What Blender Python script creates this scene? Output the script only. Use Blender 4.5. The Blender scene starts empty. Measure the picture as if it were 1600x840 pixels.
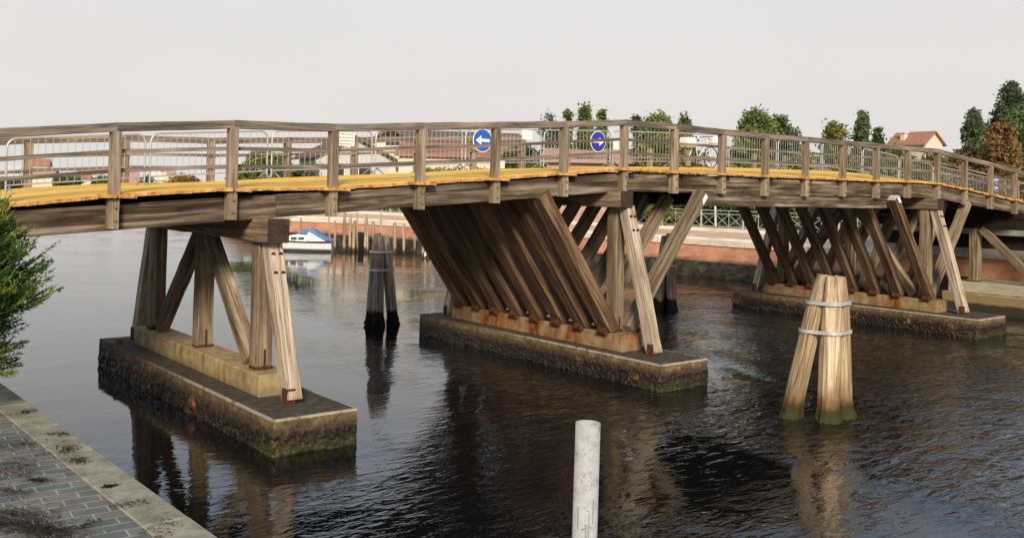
import bpy, bmesh, math, random
import numpy as np
from mathutils import Vector, Matrix, noise
random.seed(7); RNG = np.random.default_rng(11)
R = math.radians
sc = bpy.context.scene
col = sc.collection
# ------------------------------------------------------------------ camera
F_PX, H_PX, ROLL, YAW, PITCH = 1495.906, 262.321, 0.022747, 0.676027, 0.021949
CAM = Vector((-4.8584, -16.6488, 4.0470))
_s, _c, _sp, _cp = math.sin(YAW), math.cos(YAW), math.sin(PITCH), math.cos(PITCH)
FWD = Vector((_s*_cp, _c*_cp, _sp)); RIGHT = Vector((_c, -_s, 0)); UP = Vector((-_s*_sp, -_c*_sp, _cp))
cr, sr = math.cos(ROLL), math.sin(ROLL)
RX = RIGHT*cr + UP*sr; UX = -RIGHT*sr + UP*cr
cd = bpy.data.cameras.new('camera'); cam = bpy.data.objects.new('camera', cd); col.objects.link(cam)
cd.sensor_width = 36; cd.lens = F_PX/1600*36; cd.shift_y = -(420-H_PX)/1600; cd.clip_start = .1; cd.clip_end = 6000
cam.matrix_world = Matrix(((RX.x, UX.x, -FWD.x, CAM.x), (RX.y, UX.y, -FWD.y, CAM.y), (RX.z, UX.z, -FWD.z, CAM.z), (0, 0, 0, 1)))
sc.camera = cam
# ------------------------------------------------------------------ light
SUN_EL, SUN_VEC = R(26), Vector((-.7, -1.0))
w = bpy.data.worlds.new('World'); sc.world = w; w.use_nodes = True
nt = w.node_tree; nt.nodes.clear()
sky = nt.nodes.new('ShaderNodeTexSky'); sky.sky_type = 'NISHITA'; sky.sun_disc = False
sky.sun_elevation = SUN_EL; sky.sun_rotation = math.atan2(SUN_VEC.x, SUN_VEC.y); sky.air_density = 1.0; sky.dust_density = 3.0
bg = nt.nodes.new('ShaderNodeBackground'); bg.inputs[1].default_value = .10
tc = nt.nodes.new('ShaderNodeTexCoord'); sx = nt.nodes.new('ShaderNodeSeparateXYZ'); nt.links.new(tc.outputs['Generated'], sx.inputs[0])
rp = nt.nodes.new('ShaderNodeValToRGB'); nt.links.new(sx.outputs[2], rp.inputs[0])   # cloud veil colour by elevation
e = rp.color_ramp.elements; e[0].position = 0.0; e[0].color = (8.1, 7.75, 7.5, 1); e[1].position = .75; e[1].color = (2.6, 3.6, 5.0, 1)
for p_, c_ in ((.20, (8.2, 7.9, 7.7, 1)), (.30, (5.6, 6.7, 8.2, 1)), (.46, (3.7, 5.2, 7.3, 1))):
    q = rp.color_ramp.elements.new(p_); q.color = c_
cn = nt.nodes.new('ShaderNodeTexNoise'); cn.inputs['Scale'].default_value = 3.0; cn.inputs['Detail'].default_value = 5
mpg = nt.nodes.new('ShaderNodeMapping'); mpg.inputs['Scale'].default_value = (1, 1, 3); nt.links.new(tc.outputs['Generated'], mpg.inputs[0]); nt.links.new(mpg.outputs[0], cn.inputs['Vector'])
cm = nt.nodes.new('ShaderNodeMapRange'); cm.inputs[3].default_value = .96; cm.inputs[4].default_value = 1.04; nt.links.new(cn.outputs[0], cm.inputs[0])
vm = nt.nodes.new('ShaderNodeVectorMath'); vm.operation = 'SCALE'; nt.links.new(rp.outputs[0], vm.inputs[0]); nt.links.new(cm.outputs[0], vm.inputs['Scale'])
mx = nt.nodes.new('ShaderNodeMix'); mx.data_type = 'RGBA'; mx.inputs[0].default_value = .93
nt.links.new(sky.outputs[0], mx.inputs[6]); nt.links.new(vm.outputs[0], mx.inputs[7]); nt.links.new(mx.outputs[2], bg.inputs[0])
wo = nt.nodes.new('ShaderNodeOutputWorld'); nt.links.new(bg.outputs[0], wo.inputs[0])
sl = bpy.data.lights.new('sun', 'SUN'); sl.energy = 4.0; sl.angle = R(13); sl.color = (1, .88, .73)
so = bpy.data.objects.new('sun', sl); col.objects.link(so)
hv = SUN_VEC.normalized(); d3 = Vector((hv.x*math.cos(SUN_EL), hv.y*math.cos(SUN_EL), math.sin(SUN_EL)))
so.rotation_euler = d3.to_track_quat('Z', 'Y').to_euler()
sc.view_settings.view_transform = 'Standard'; sc.view_settings.look = 'None'; sc.view_settings.exposure = 0; sc.view_settings.gamma = 1
sc.render.engine = 'CYCLES'; sc.cycles.max_bounces = 6; sc.cycles.transparent_max_bounces = 4

def at(px, py, D):                                      # point seen at a pixel of the photograph, D metres ahead
    a, b = px-800, py-H_PX
    return CAM + (FWD + RX*(a/F_PX) - UX*(b/F_PX))*D
WZ = -.38; LAND = 2.05

# ------------------------------------------------------------------ helpers
def link(o, parent=None):
    col.objects.link(o)
    if parent is not None: o.parent = parent
    return o
def tag(o, label=None, cat=None, group=None, kind=None):
    if label: o['label'] = label
    if cat: o['category'] = cat
    if group: o['group'] = group
    if kind: o['kind'] = kind
    return o
def empty(name, loc, label, cat, group=None):
    o = bpy.data.objects.new(name, None); o.location = loc; o.empty_display_size = .2; link(o)
    return tag(o, label, cat, group)
def fin(o, M, parent):
    """place o at world matrix M below its parent chain (all parents are unrotated unless stated)"""
    if parent is not None:
        base = Matrix.Identity(4); p = parent; chain = []
        while p is not None: chain.append(p.matrix_basis.copy()); p = p.parent
        for m in reversed(chain): base = base @ m
        M = base.inverted() @ M
        o.parent = parent
    o.matrix_basis = M
def mesh_obj(name, verts, faces, mats, parent=None, M=None, smooth=False, fm=None):
    me = bpy.data.meshes.new(name); me.from_pydata([tuple(v) for v in verts], [], faces)
    for m in (mats if isinstance(mats, (list, tuple)) else [mats]): me.materials.append(m)
    if fm: me.polygons.foreach_set('material_index', fm)
    if smooth: me.polygons.foreach_set('use_smooth', [True]*len(me.polygons))
    me.update()
    o = bpy.data.objects.new(name, me); col.objects.link(o); fin(o, M or Matrix.Identity(4), parent)
    return o
class MB:                                               # collects shapes for one mesh object
    def __init__(s): s.v = []; s.f = []; s.m = []; s.sm = []
    def add(s, v, f, mi=0, sm=False):
        n = len(s.v); s.v += [Vector(a) for a in v]; s.f += [tuple(i+n for i in g) for g in f]; s.m += [mi]*len(f); s.sm += [sm]*len(f); return s
    def box(s, x0, x1, y0, y1, z0, z1, mi=0):
        return s.add([(x0,y0,z0),(x1,y0,z0),(x1,y1,z0),(x0,y1,z0),(x0,y0,z1),(x1,y0,z1),(x1,y1,z1),(x0,y1,z1)],
                     [(0,3,2,1),(4,5,6,7),(0,1,5,4),(1,2,6,5),(2,3,7,6),(3,0,4,7)], mi)
    def bar(s, p0, p1, w, h, mi=0, up=(0,0,1)):
        p0 = Vector(p0); p1 = Vector(p1); d = (p1-p0).normalized(); up = Vector(up)
        if abs(d.dot(up)) > .98: up = Vector((0,1,0))
        a = d.cross(up).normalized()*(w/2); b = a.cross(d).normalized()*(h/2)
        return s.add([p0-a-b,p0+a-b,p0+a+b,p0-a+b,p1-a-b,p1+a-b,p1+a+b,p1-a+b],
                     [(0,1,2,3),(7,6,5,4),(0,4,5,1),(1,5,6,2),(2,6,7,3),(3,7,4,0)], mi)
    def tube(s, pts, r, n=8, mi=0, caps=True):
        pts = [Vector(p) for p in pts]; rs = r if isinstance(r, (list, tuple)) else [r]*len(pts); rings = []
        ref = None
        for i, p in enumerate(pts):
            d = (pts[min(i+1, len(pts)-1)]-pts[max(i-1, 0)]).normalized()
            if ref is None: ref = Vector((1,0,0)) if abs(d.x) < .8 else Vector((0,1,0))
            a = (ref - d*ref.dot(d)).normalized(); b = d.cross(a); ref = a
            rings.append([p + (a*math.cos(t)+b*math.sin(t))*rs[i] for t in [2*math.pi*k/n for k in range(n)]])
        v = [q for g in rings for q in g]; f = []
        for i in range(len(pts)-1):
            for k in range(n): f.append((i*n+k, i*n+(k+1) % n, (i+1)*n+(k+1) % n, (i+1)*n+k))
        s.add(v, f, mi, True)
        if caps: s.add(rings[0], [tuple(range(n-1, -1, -1))], mi); s.add(rings[-1], [tuple(range(n))], mi)
        return s
    def build(s, name, mats, parent=None, M=None, bevel=0):
        me = bpy.data.meshes.new(name)
        if M is not None:
            pass
        me.from_pydata([tuple(v) for v in s.v], [], s.f)
        for m in (mats if isinstance(mats, (list, tuple)) else [mats]): me.materials.append(m)
        me.polygons.foreach_set('material_index', s.m); me.polygons.foreach_set('use_smooth', s.sm)
        if bevel:
            bm = bmesh.new(); bm.from_mesh(me); bmesh.ops.remove_doubles(bm, verts=bm.verts, dist=1e-5)
            bmesh.ops.bevel(bm, geom=[g for g in bm.edges if len(g.link_faces) == 2 and g.calc_face_angle(0) > .5], offset=bevel, segments=1, affect='EDGES'); bm.to_mesh(me); bm.free()
        me.update()
        o = bpy.data.objects.new(name, me); col.objects.link(o); fin(o, M or Matrix.Identity(4), parent)
        return o
def shift_origin(b, c):                                 # shapes given in world metres, object origin at c
    c = Vector(c); b.v = [v-c for v in b.v]; return Matrix.Translation(c)

# ------------------------------------------------------------------ materials
class NM:
    def __init__(s, name, rough=.7, spec=.3, metal=0):
        s.m = bpy.data.materials.new(name); s.m.use_nodes = True; s.t = s.m.node_tree; s.b = s.t.nodes['Principled BSDF']
        s.b.inputs['Roughness'].default_value = rough; s.b.inputs['Specular IOR Level'].default_value = spec; s.b.inputs['Metallic'].default_value = metal
    def n(s, k, **kw):
        q = s.t.nodes.new('ShaderNode'+k)
        for a, b in kw.items(): setattr(q, a, b)
        return q
    def l(s, a, b): s.t.links.new(a, b); return b
    def coord(s, which='Object', scale=(1,1,1), rnd=False):
        c = s.n('TexCoord') if which != 'World' else s.n('NewGeometry')
        out = c.outputs['Position'] if which == 'World' else c.outputs[which]
        if rnd:
            oi = s.n('ObjectInfo'); mu = s.n('Math', operation='MULTIPLY'); s.l(oi.outputs['Random'], mu.inputs[0]); mu.inputs[1].default_value = 37
            ad = s.n('VectorMath', operation='ADD'); s.l(out, ad.inputs[0]); s.l(mu.outputs[0], ad.inputs[1]); out = ad.outputs[0]
        mp = s.n('Mapping'); mp.inputs['Scale'].default_value = scale; s.l(out, mp.inputs[0]); return mp.outputs[0]
    def noise(s, vec, scale=1, detail=4, rough=.55, dist=0):
        q = s.n('TexNoise'); q.inputs['Scale'].default_value = scale; q.inputs['Detail'].default_value = detail; q.inputs['Roughness'].default_value = rough
        q.inputs['Distortion'].default_value = dist; s.l(vec, q.inputs['Vector']); return q.outputs[0]
    def ramp(s, fac, stops, interp='LINEAR'):
        q = s.n('ValToRGB'); q.color_ramp.interpolation = interp; el = q.color_ramp.elements
        el[0].position, el[0].color = stops[0][0], (*stops[0][1], 1); el[1].position, el[1].color = stops[-1][0], (*stops[-1][1], 1)
        for p, c in stops[1:-1]: x = el.new(p); x.color = (*c, 1)
        s.l(fac, q.inputs[0]); return q.outputs[0]
    def mr(s, v, a, b, c=0, d=1, smooth=True):
        q = s.n('MapRange'); q.interpolation_type = 'SMOOTHSTEP' if smooth else 'LINEAR'
        for i, x in enumerate((a, b, c, d)): q.inputs[i+1].default_value = x
        s.l(v, q.inputs[0]); return q.outputs[0]
    def mix(s, f, a, b, mode='MIX'):
        q = s.n('Mix', data_type='RGBA', blend_type=mode)
        for v, k in ((f, 0), (a, 6), (b, 7)):
            if isinstance(v, (int, float)): q.inputs[k].default_value = v
            elif isinstance(v, tuple): q.inputs[k].default_value = (*v, 1)
            else: s.l(v, q.inputs[k])
        return q.outputs[2]
    def math(s, op, a, b=0):
        q = s.n('Math', operation=op)
        for v, k in ((a, 0), (b, 1)):
            if isinstance(v, (int, float)): q.inputs[k].default_value = v
            else: s.l(v, q.inputs[k])
        return q.outputs[0]
    def sep(s, v): q = s.n('SeparateXYZ'); s.l(v, q.inputs[0]); return q.outputs
    def col(s, c): s.l(c, s.b.inputs['Base Color'])
    def bump(s, h, strength=.4, dist=.02):
        q = s.n('Bump'); q.inputs['Strength'].default_value = strength; q.inputs['Distance'].default_value = dist; s.l(h, q.inputs['Height']); s.l(q.outputs[0], s.b.inputs['Normal'])

def wood(name, dark, mid, light, grain=1.0, stain=None, patch=.5):
    """weathered timber, the grain along local X; stain = (z0, z1, colour) world-height tide or rust mark"""
    m = NM(name, .82, .18)
    v = m.coord('Object', (1.1*grain, 22*grain, 22*grain), rnd=True)
    g = m.noise(v, 1, 7, .62, .6)
    v2 = m.coord('Object', (.5, 2.6, 2.6), rnd=True); p = m.noise(v2, 1.4, 4, .6)
    c = m.ramp(g, [(.30, dark), (.46, mid), (.64, light)])
    c2 = m.mix(1, c, m.ramp(p, [(.3, (.36, .29, .23)), (.5, (.95, .88, .8)), (.70, (1.6, 1.56, 1.5))]), 'MULTIPLY')
    c = m.mix(patch, c, c2)
    v3 = m.coord('Object', (.8, 55, 55), rnd=True); cr_ = m.noise(v3, 1, 3, .5, .4)       # drying cracks
    crk = m.mr(cr_, .36, .30)
    c = m.mix(m.math('MULTIPLY', crk, .75), c, tuple(x*.25 for x in dark))
    oi = m.n('ObjectInfo'); br = m.mr(oi.outputs['Random'], 0, 1, .78, 1.12, False)
    hs = m.n('HueSaturation'); m.l(br, hs.inputs['Value']); m.l(c, hs.inputs['Color']); c = hs.outputs[0]
    if stain:
        P = m.sep(m.coord('World')); nz = m.noise(m.coord('World', (3, 3, 3)), 1, 4)
        zz = m.math('ADD', P[2], m.math('MULTIPLY', m.math('SUBTRACT', nz, .5), -.5))
        for z0, z1, sc_ in stain: c = m.mix(m.mr(zz, z0, z1, 1, 0), c, sc_)
    m.col(c); h = m.math('SUBTRACT', g, m.math('MULTIPLY', crk, .8)); m.bump(h, .6, .018)
    return m.m
M_rail = wood('weathered_rail_wood', (.065, .050, .038), (.185, .150, .120), (.34, .285, .235), .6)
M_beam = wood('weathered_beam_wood', (.035, .025, .018), (.115, .085, .06), (.33, .275, .215), .45, patch=1)
M_post = wood('post_wood', (.10, .072, .045), (.25, .19, .13), (.40, .325, .25), .8)
M_low = wood('lower_post_wood', (.16, .115, .06), (.31, .24, .14), (.44, .37, .27))
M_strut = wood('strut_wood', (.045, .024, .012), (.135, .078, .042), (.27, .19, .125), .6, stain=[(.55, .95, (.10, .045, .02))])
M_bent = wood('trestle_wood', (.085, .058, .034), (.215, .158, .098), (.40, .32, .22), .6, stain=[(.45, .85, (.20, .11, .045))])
M_batter = wood('pale_batter_wood', (.18, .125, .08), (.50, .39, .28), (.74, .64, .51), .7, stain=[(.2, .5, (.28, .16, .09))])
M_under = wood('shade_dark_wood', (.010, .007, .005), (.022, .016, .011), (.04, .03, .022))  # near-black colour paints under-bridge shade onto joists, inner beams, caps and recess
M_end = wood('tarred_end_grain', (.02, .014, .01), (.045, .032, .024), (.09, .065, .05), 2)
M_endlight = wood('sawn_pale_end', (.38, .36, .33), (.55, .53, .50), (.68, .66, .63), 2)
M_pile = wood('mooring_pile_wood', (.14, .09, .045), (.44, .325, .19), (.70, .57, .39), .6, stain=[(-.02, .45, (.24, .14, .06)), (-.20, .10, (.05, .036, .016)), (-.40, -.18, (.05, .05, .018))])
M_pileg = wood('grey_pile_wood', (.07, .052, .042), (.27, .215, .175), (.50, .43, .37), .75, stain=[(-.02, .16, (.012, .009, .007))])
M_stake = wood('stake_wood', (.22, .15, .09), (.42, .31, .20), (.58, .46, .33), .6, stain=[(-.25, .1, (.06, .045, .03))])

def flat(name, c, rough=.6, var=.15, scale=3, metal=0, bump=.1):
    m = NM(name, rough, .4, metal); n_ = m.noise(m.coord('Object'), scale, 5, .6)
    m.col(m.ramp(n_, [(.3, tuple(x*(1-var) for x in c)), (.7, tuple(min(1, x*(1+var)) for x in c))])); m.bump(n_, bump, .01); return m.m
M_steel = flat('galvanised_steel', (.50, .51, .52), .42, .12, 6, .55)
M_band = flat('galvanised_strap', (.55, .54, .53), .5, .2, 8, .2)
M_rust = flat('rusted_iron', (.085, .028, .014), .9, .45, 9, 0, .5)
M_bolt = flat('bolt_steel', (.30, .27, .24), .5, .3, 20, .6)
M_blue = flat('blue_sign_face', (.02, .12, .52), .35, .06, 2)
M_blue2 = flat('violet_blue_sign_face', (.035, .035, .40), .35, .06, 2)
M_white = flat('white_paint', (.80, .80, .78), .5, .05, 3)
M_paper = flat('notice_paper', (.80, .77, .73), .8, .05, 5)
M_ink = flat('dark_ink', (.10, .10, .11), .8, .1, 5)
M_glass = flat('window_glass', (.05, .06, .07), .1, .2, 2)
M_black = flat('black_rubber', (.02, .02, .02), .7, .2, 6)
M_canvas = flat('blue_boat_canvas', (.12, .22, .42), .8, .2, 4)
M_hull = flat('white_boat_hull', (.78, .78, .76), .35, .06, 2)
M_railing = flat('pale_green_railing_paint', (.52, .55, .49), .5, .12, 5)
M_trunk = flat('bark', (.12, .09, .065), .9, .4, 5, 0, .6)

m = NM('yellow_deck_boards', .95, .0)                   # boards laid lengthwise, painted yellow
v = m.coord('World', (.5, 9, 9)); g = m.noise(v, 1, 6, .6)
P = m.sep(m.coord('World'))
bd = m.math('FRACT', m.math('MULTIPLY', P[1], 3.6)); seam = m.math('MULTIPLY', m.mr(bd, .0, .05, 1, 0), 1)
c = m.ramp(g, [(.28, (.82, .42, .09)), (.5, (.97, .59, .15)), (.72, (1.0, .68, .24))])
dirt = m.noise(m.coord('World', (1.2, 1.2, 1.2)), 1, 5, .7)
c = m.mix(m.math('MULTIPLY', m.mr(dirt, .48, .70), .5), c, (.55, .28, .07)); c = m.mix(m.math('MULTIPLY', seam, .6), c, (.40, .16, .03))
m.col(c); m.bump(g, .3, .01); M_deck = m.m
m = NM('orange_plank_ends', .8, .15)
v = m.coord('World', (7, 7, 7)); g = m.noise(v, 1, 5, .65)
m.col(m.ramp(g, [(.3, (.26, .11, .035)), (.5, (.60, .31, .09)), (.7, (.84, .50, .18))])); m.bump(g, .5, .02); M_deckend = m.m

def concrete(name, cx, cy, hx, hy, top):                # footing: tide marks, mussel crust, worn pale arrises, weed at the near end
    m = NM(name, .85, .25); W = m.coord('World'); P = m.sep(W)
    n1 = m.noise(m.coord('World', (5, 5, 5)), 1, 6, .65); n2 = m.noise(m.coord('World', (22, 22, 22)), 1, 4, .7); n3 = m.noise(m.coord('World', (1.1, 1.1, 1.1)), 1, 3)
    zz = m.math('ADD', P[2], m.math('MULTIPLY', m.math('SUBTRACT', n1, .5), .16))
    side = m.ramp(n1, [(.3, (.08, .055, .024)), (.55, (.20, .145, .065)), (.75, (.34, .26, .135))])
    crust = m.ramp(n2, [(.38, (.008, .006, .004)), (.56, (.030, .021, .013)), (.66, (.09, .066, .04)), (.8, (.28, .24, .18))])
    brown = m.ramp(n2, [(.3, (.035, .02, .012)), (.7, (.13, .08, .045))])
    c = m.mix(m.mr(zz, .02, .14, 1, 0), side, brown); c = m.mix(m.mr(zz, -.10, .02, 1, 0), c, crust)
    weed = m.math('MULTIPLY', m.math('MULTIPLY', m.mr(zz, -.34, -.06, 1, 0), m.mr(n3, .38, .55, .35, 1)), m.mr(P[1], -1.2, -1.9))
    c = m.mix(m.math('MULTIPLY', weed, m.mr(n2, .44, .56, .9, .1)), c, (.075, .08, .018))
    orange = m.math('MULTIPLY', m.mr(n3, .60, .70), m.math('MULTIPLY', m.mr(zz, -.28, -.18), m.mr(zz, .03, -.06)))
    c = m.mix(m.math('MULTIPLY', orange, m.mr(n2, .4, .55)), c, (.34, .14, .05))
    G = m.n('NewGeometry'); N = m.sep(G.outputs['True Normal']); up = m.mr(N[2], .6, .9)
    topc = m.ramp(n1, [(.3, (.04, .031, .023)), (.6, (.11, .086, .064)), (.8, (.20, .165, .13))])
    dx = m.math('SUBTRACT', hx, m.math('ABSOLUTE', m.math('SUBTRACT', P[0], cx))); dy = m.math('SUBTRACT', hy, m.math('ABSOLUTE', m.math('SUBTRACT', P[1], cy)))
    c = m.mix(up, c, topc)
    de = m.math('MINIMUM', dx, dy)
    arr = m.math('MULTIPLY', m.mr(de, .05, .02), m.mr(P[2], top-.05, top-.03)); arr = m.math('MULTIPLY', arr, m.mr(n1, .30, .5))
    nearer = m.mr(P[1], 5.0, 1.0)
    c = m.mix(m.math('MULTIPLY', m.math('MULTIPLY', arr, nearer), .85), c, (.55, .48, .36))
    m.col(c); m.bump(n2, .8, .03); m.l(m.mr(zz, -.1, .1, .35, .85), m.b.inputs['Roughness']); return m.m
m = NM('rust_streaked_plinth', .85, .2)
n1 = m.noise(m.coord('World', (4, 4, 4)), 1, 5, .6); st = m.noise(m.coord('World', (1.3, 1.3, .5)), 1.3, 6, .72); n3 = m.noise(m.coord('World', (.6, .6, .1)), 1.3, 2)
c = m.ramp(n1, [(.3, (.19, .12, .055)), (.7, (.43, .31, .16))])
c = m.mix(m.math('MULTIPLY', m.mr(st, .43, .62), .85), c, (.27, .075, .018)); c = m.mix(m.math('MULTIPLY', m.mr(st, .56, .66), .85), c, (.10, .035, .012))
m.col(c); m.bump(n1, .5, .02); M_plinth = m.m
m = NM('pale_plinth', .85, .2)
n1 = m.noise(m.coord('World', (4, 4, 4)), 1, 5, .6); st = m.noise(m.coord('World', (3.0, 3.0, .35)), 1.6, 5, .7)
c = m.ramp(n1, [(.3, (.26, .18, .08)), (.7, (.55, .42, .22))]); c = m.mix(m.math('MULTIPLY', m.mr(st, .56, .66), .8), c, (.30, .12, .03)); c = m.mix(m.mr(m.sep(m.coord('World'))[2], .45, .2, 0, .55), c, (.13, .10, .06))
m.col(c); m.bump(n1, .5, .02); M_plinth_pale = m.m

def foliage(name, dark, mid, light, sc_=.8, trans=.35):
    if trans > .32: dark, mid, light = [tuple(x*1.25+.008 for x in q) for q in (dark, mid, light)]
    m = NM(name, .75, .15); G = m.n('NewGeometry'); rnd = G.outputs['Random Per Island']
    n1 = m.noise(m.coord('World', (sc_, sc_, sc_)), 1, 3, .6)
    f = m.math('ADD', m.math('MULTIPLY', rnd, .45), m.math('MULTIPLY', m.mr(n1, .32, .68), .55))
    c = m.ramp(f, [(.15, dark), (.5, mid), (.85, light)]); m.col(c)
    tr = m.n('BsdfTranslucent'); m.l(c, tr.inputs[0]); mxs = m.n('MixShader'); mxs.inputs[0].default_value = trans
    m.l(m.b.outputs[0], mxs.inputs[1]); m.l(tr.outputs[0], mxs.inputs[2]); m.l(mxs.outputs[0], m.t.nodes['Material Output'].inputs[0]); return m.m
L_dark = foliage('dark_green_leaves', (.04, .06, .028), (.09, .125, .055), (.18, .21, .10))
L_mid = foliage('mid_green_leaves', (.06, .085, .022), (.15, .19, .05), (.28, .31, .10))
L_yel = foliage('yellow_green_leaves', (.06, .07, .02), (.16, .17, .04), (.32, .29, .07))
L_aut = foliage('autumn_leaves', (.09, .05, .02), (.22, .13, .045), (.36, .23, .08))
L_grey = foliage('grey_green_leaves', (.07, .085, .06), (.15, .165, .12), (.25, .26, .2))
L_tam = foliage('tamarisk_leaves', (.025, .06, .018), (.075, .17, .035), (.36, .36, .06), 1.6, .3)

# ------------------------------------------------------------------ water, land
m = NM('canal_water', .02, .5); m.b.inputs['Base Color'].default_value = (.006, .006, .006, 1); m.b.inputs['IOR'].default_value = 1.52
W = m.coord('World'); 
mp = m.n('Mapping'); mp.inputs['Rotation'].default_value = (0, 0, R(-38)); mp.inputs['Scale'].default_value = (1, 2.4, 1); m.l(W, mp.inputs[0])
a1 = m.noise(mp.outputs[0], .55, 2, .5, .3); a2 = m.noise(mp.outputs[0], 2.3, 3, .5, .8); a3 = m.noise(mp.outputs[0], 6.5, 2, .5, .4)
calm = m.mr(m.noise(m.coord('World', (.16, .11, .1)), 1, 2, .5, .8), .38, .62, .25, 1.3)
xs = m.sep(W); east = m.mr(m.math('ADD', xs[0], m.math('MULTIPLY', xs[1], -.6)), 1, 15, .15, 1.15)
h = m.math('ADD', m.math('MULTIPLY', a1, .075), m.math('ADD', m.math('MULTIPLY', a2, .042), m.math('MULTIPLY', a3, .004)))
h = m.math('MULTIPLY', h, m.math('MULTIPLY', calm, east)); m.bump(h, .75, 1.0); M_water = m.m
def sheet(name, x0, x1, y0, y1, z, mat, kind='structure'):
    o = mesh_obj(name, [(x0,y0,z),(x1,y0,z),(x1,y1,z),(x0,y1,z)], [(0,1,2,3)], mat); o['kind'] = kind; return o
sheet('water', -2500, 2500, -2500, 2500, WZ, M_water)

m = NM('grass_ground', .95, .1); n1 = m.noise(m.coord('World', (.3, .3, .3)), 1, 6, .6); m.col(m.ramp(n1, [(.3, (.05, .06, .02)), (.6, (.11, .11, .045)), (.8, (.19, .16, .09))])); M_ground = m.m
bank = [(300, 420), (120, 190), (60, 122), (42, 98), (34.5, 82), (30.5, 68), (27.8, 57), (26.9, 49.5), (29.1, 45.7), (30.2, 41), (31.4, 34.2), (33.4, 26), (35.0, 18.8), (35.5, 13.6), (36.0, 5), (36.3, -12), (36.5, -60), (36.5, -300)]
def offset(poly, d):
    out = []
    for i, p in enumerate(poly):
        a = Vector(poly[max(i-1, 0)]); b = Vector(poly[min(i+1, len(poly)-1)]); t = (b-a).normalized(); out.append(Vector(p)+Vector((-t.y, t.x))*d)
    return out
def band(name, d0, z0, d1, z1, mat, parent=None, pts=None, thick=None):
    p = pts or bank; A = offset(p, d0); B = offset(p, d1); n = len(p); v = [(*a, z0) for a in A]+[(*b, z1) for b in B]
    f = [(i, i+1, n+i+1, n+i) for i in range(n-1)]
    return mesh_obj(name, v, f, mat, parent)
def resample(poly, step):
    out = [Vector(poly[0])]
    for a, b in zip(poly, poly[1:]):
        a = Vector(a); b = Vector(b); k = max(1, int((b-a).length/step)); out += [a.lerp(b, (j+1)/k) for j in range(k)]
    return [tuple(p) for p in out]
fine = resample(bank, 1.5)
land_pts = offset(bank, 3.4)
lv = [(*p, LAND) for p in land_pts] + [(2400, -300, LAND), (2400, 2400, LAND), (900, 2400, LAND)]
land = mesh_obj('land', lv, [tuple(range(len(lv)))], M_ground); land['kind'] = 'structure'
m = NM('mossy_quay_stone', .9, .2); n2 = m.noise(m.coord('World', (2.2, 2.2, 3.5)), 1, 5, .7); m.col(m.ramp(n2, [(.35, (.018, .015, .011)), (.55, (.06, .052, .035)), (.75, (.17, .15, .10))])); m.bump(n2, .9, .1); M_moss = m.m
m = NM('red_brick_quay', .85, .2); bt = m.n('TexBrick'); 
P = m.sep(m.coord('World')); cx_ = m.n('CombineXYZ'); m.l(P[1], cx_.inputs[0]); m.l(P[2], cx_.inputs[1]); m.l(cx_.outputs[0], bt.inputs[0])
bt.inputs['Scale'].default_value = 4.0; bt.inputs['Color1'].default_value = (.60, .26, .14, 1); bt.inputs['Color2'].default_value = (.68, .33, .19, 1); bt.inputs['Mortar'].default_value = (.42, .25, .17, 1)
n1 = m.noise(m.coord('World', (.7, .7, 2.0)), 1, 6, .7); zz = m.math('ADD', P[2], m.math('MULTIPLY', n1, .5))
c = m.mix(1, bt.outputs[0], m.ramp(n1, [(.3, (.55, .5, .45)), (.6, (1, 1, 1))]), 'MULTIPLY'); c = m.mix(m.mr(zz, .62, .95, .8, 0), c, (.10, .05, .03)); m.col(c); M_brick = m.m
m = NM('pale_quay_coping', .8, .2); n1 = m.noise(m.coord('World', (.8, .8, 2)), 1, 6, .65); P = m.sep(m.coord('World'))
jt = m.mr(m.math('FRACT', m.math('MULTIPLY', P[1], .55)), .0, .025, 1, 0); c = m.ramp(n1, [(.3, (.55, .42, .30)), (.5, (.78, .65, .49)), (.75, (.84, .74, .60))]); m.col(m.mix(m.math('MULTIPLY', jt, .5), c, (.2, .14, .1))); m.bump(n1, .4, .03); M_cope = m.m
m = NM('pink_paving', .85, .2); n1 = m.noise(m.coord('World', (1, 1, 2)), 1, 6, .65); m.col(m.ramp(n1, [(.3, (.55, .35, .23)), (.7, (.74, .54, .39))])); M_pink = m.m
qw = empty('quay_wall', (35.5, 12, WZ), 'long far quay wall of mossy stone, red brick and pale coping across the canal', 'quay wall')
band('mossy_base', 0, WZ-.5, .10, .42, M_moss, qw, fine); band('brick_face', .12, .40, .45, 1.26, M_brick, qw, fine)
band('coping', .36, 1.262, .36, 1.52, M_cope, qw, fine); band('coping', .36, 1.52, .85, 1.54, M_cope, qw, fine); band('coping', .85, 1.50, .95, 1.66, M_cope, qw, fine)
band('upper_slope', .95, 1.66, 2.7, 1.93, M_pink, qw, fine); band('kerb_stone', 2.7, 1.93, 2.75, LAND+.06, M_cope, qw, fine); band('kerb_stone', 2.75, LAND+.06, 3.45, LAND+.07, M_cope, qw, fine)

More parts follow.
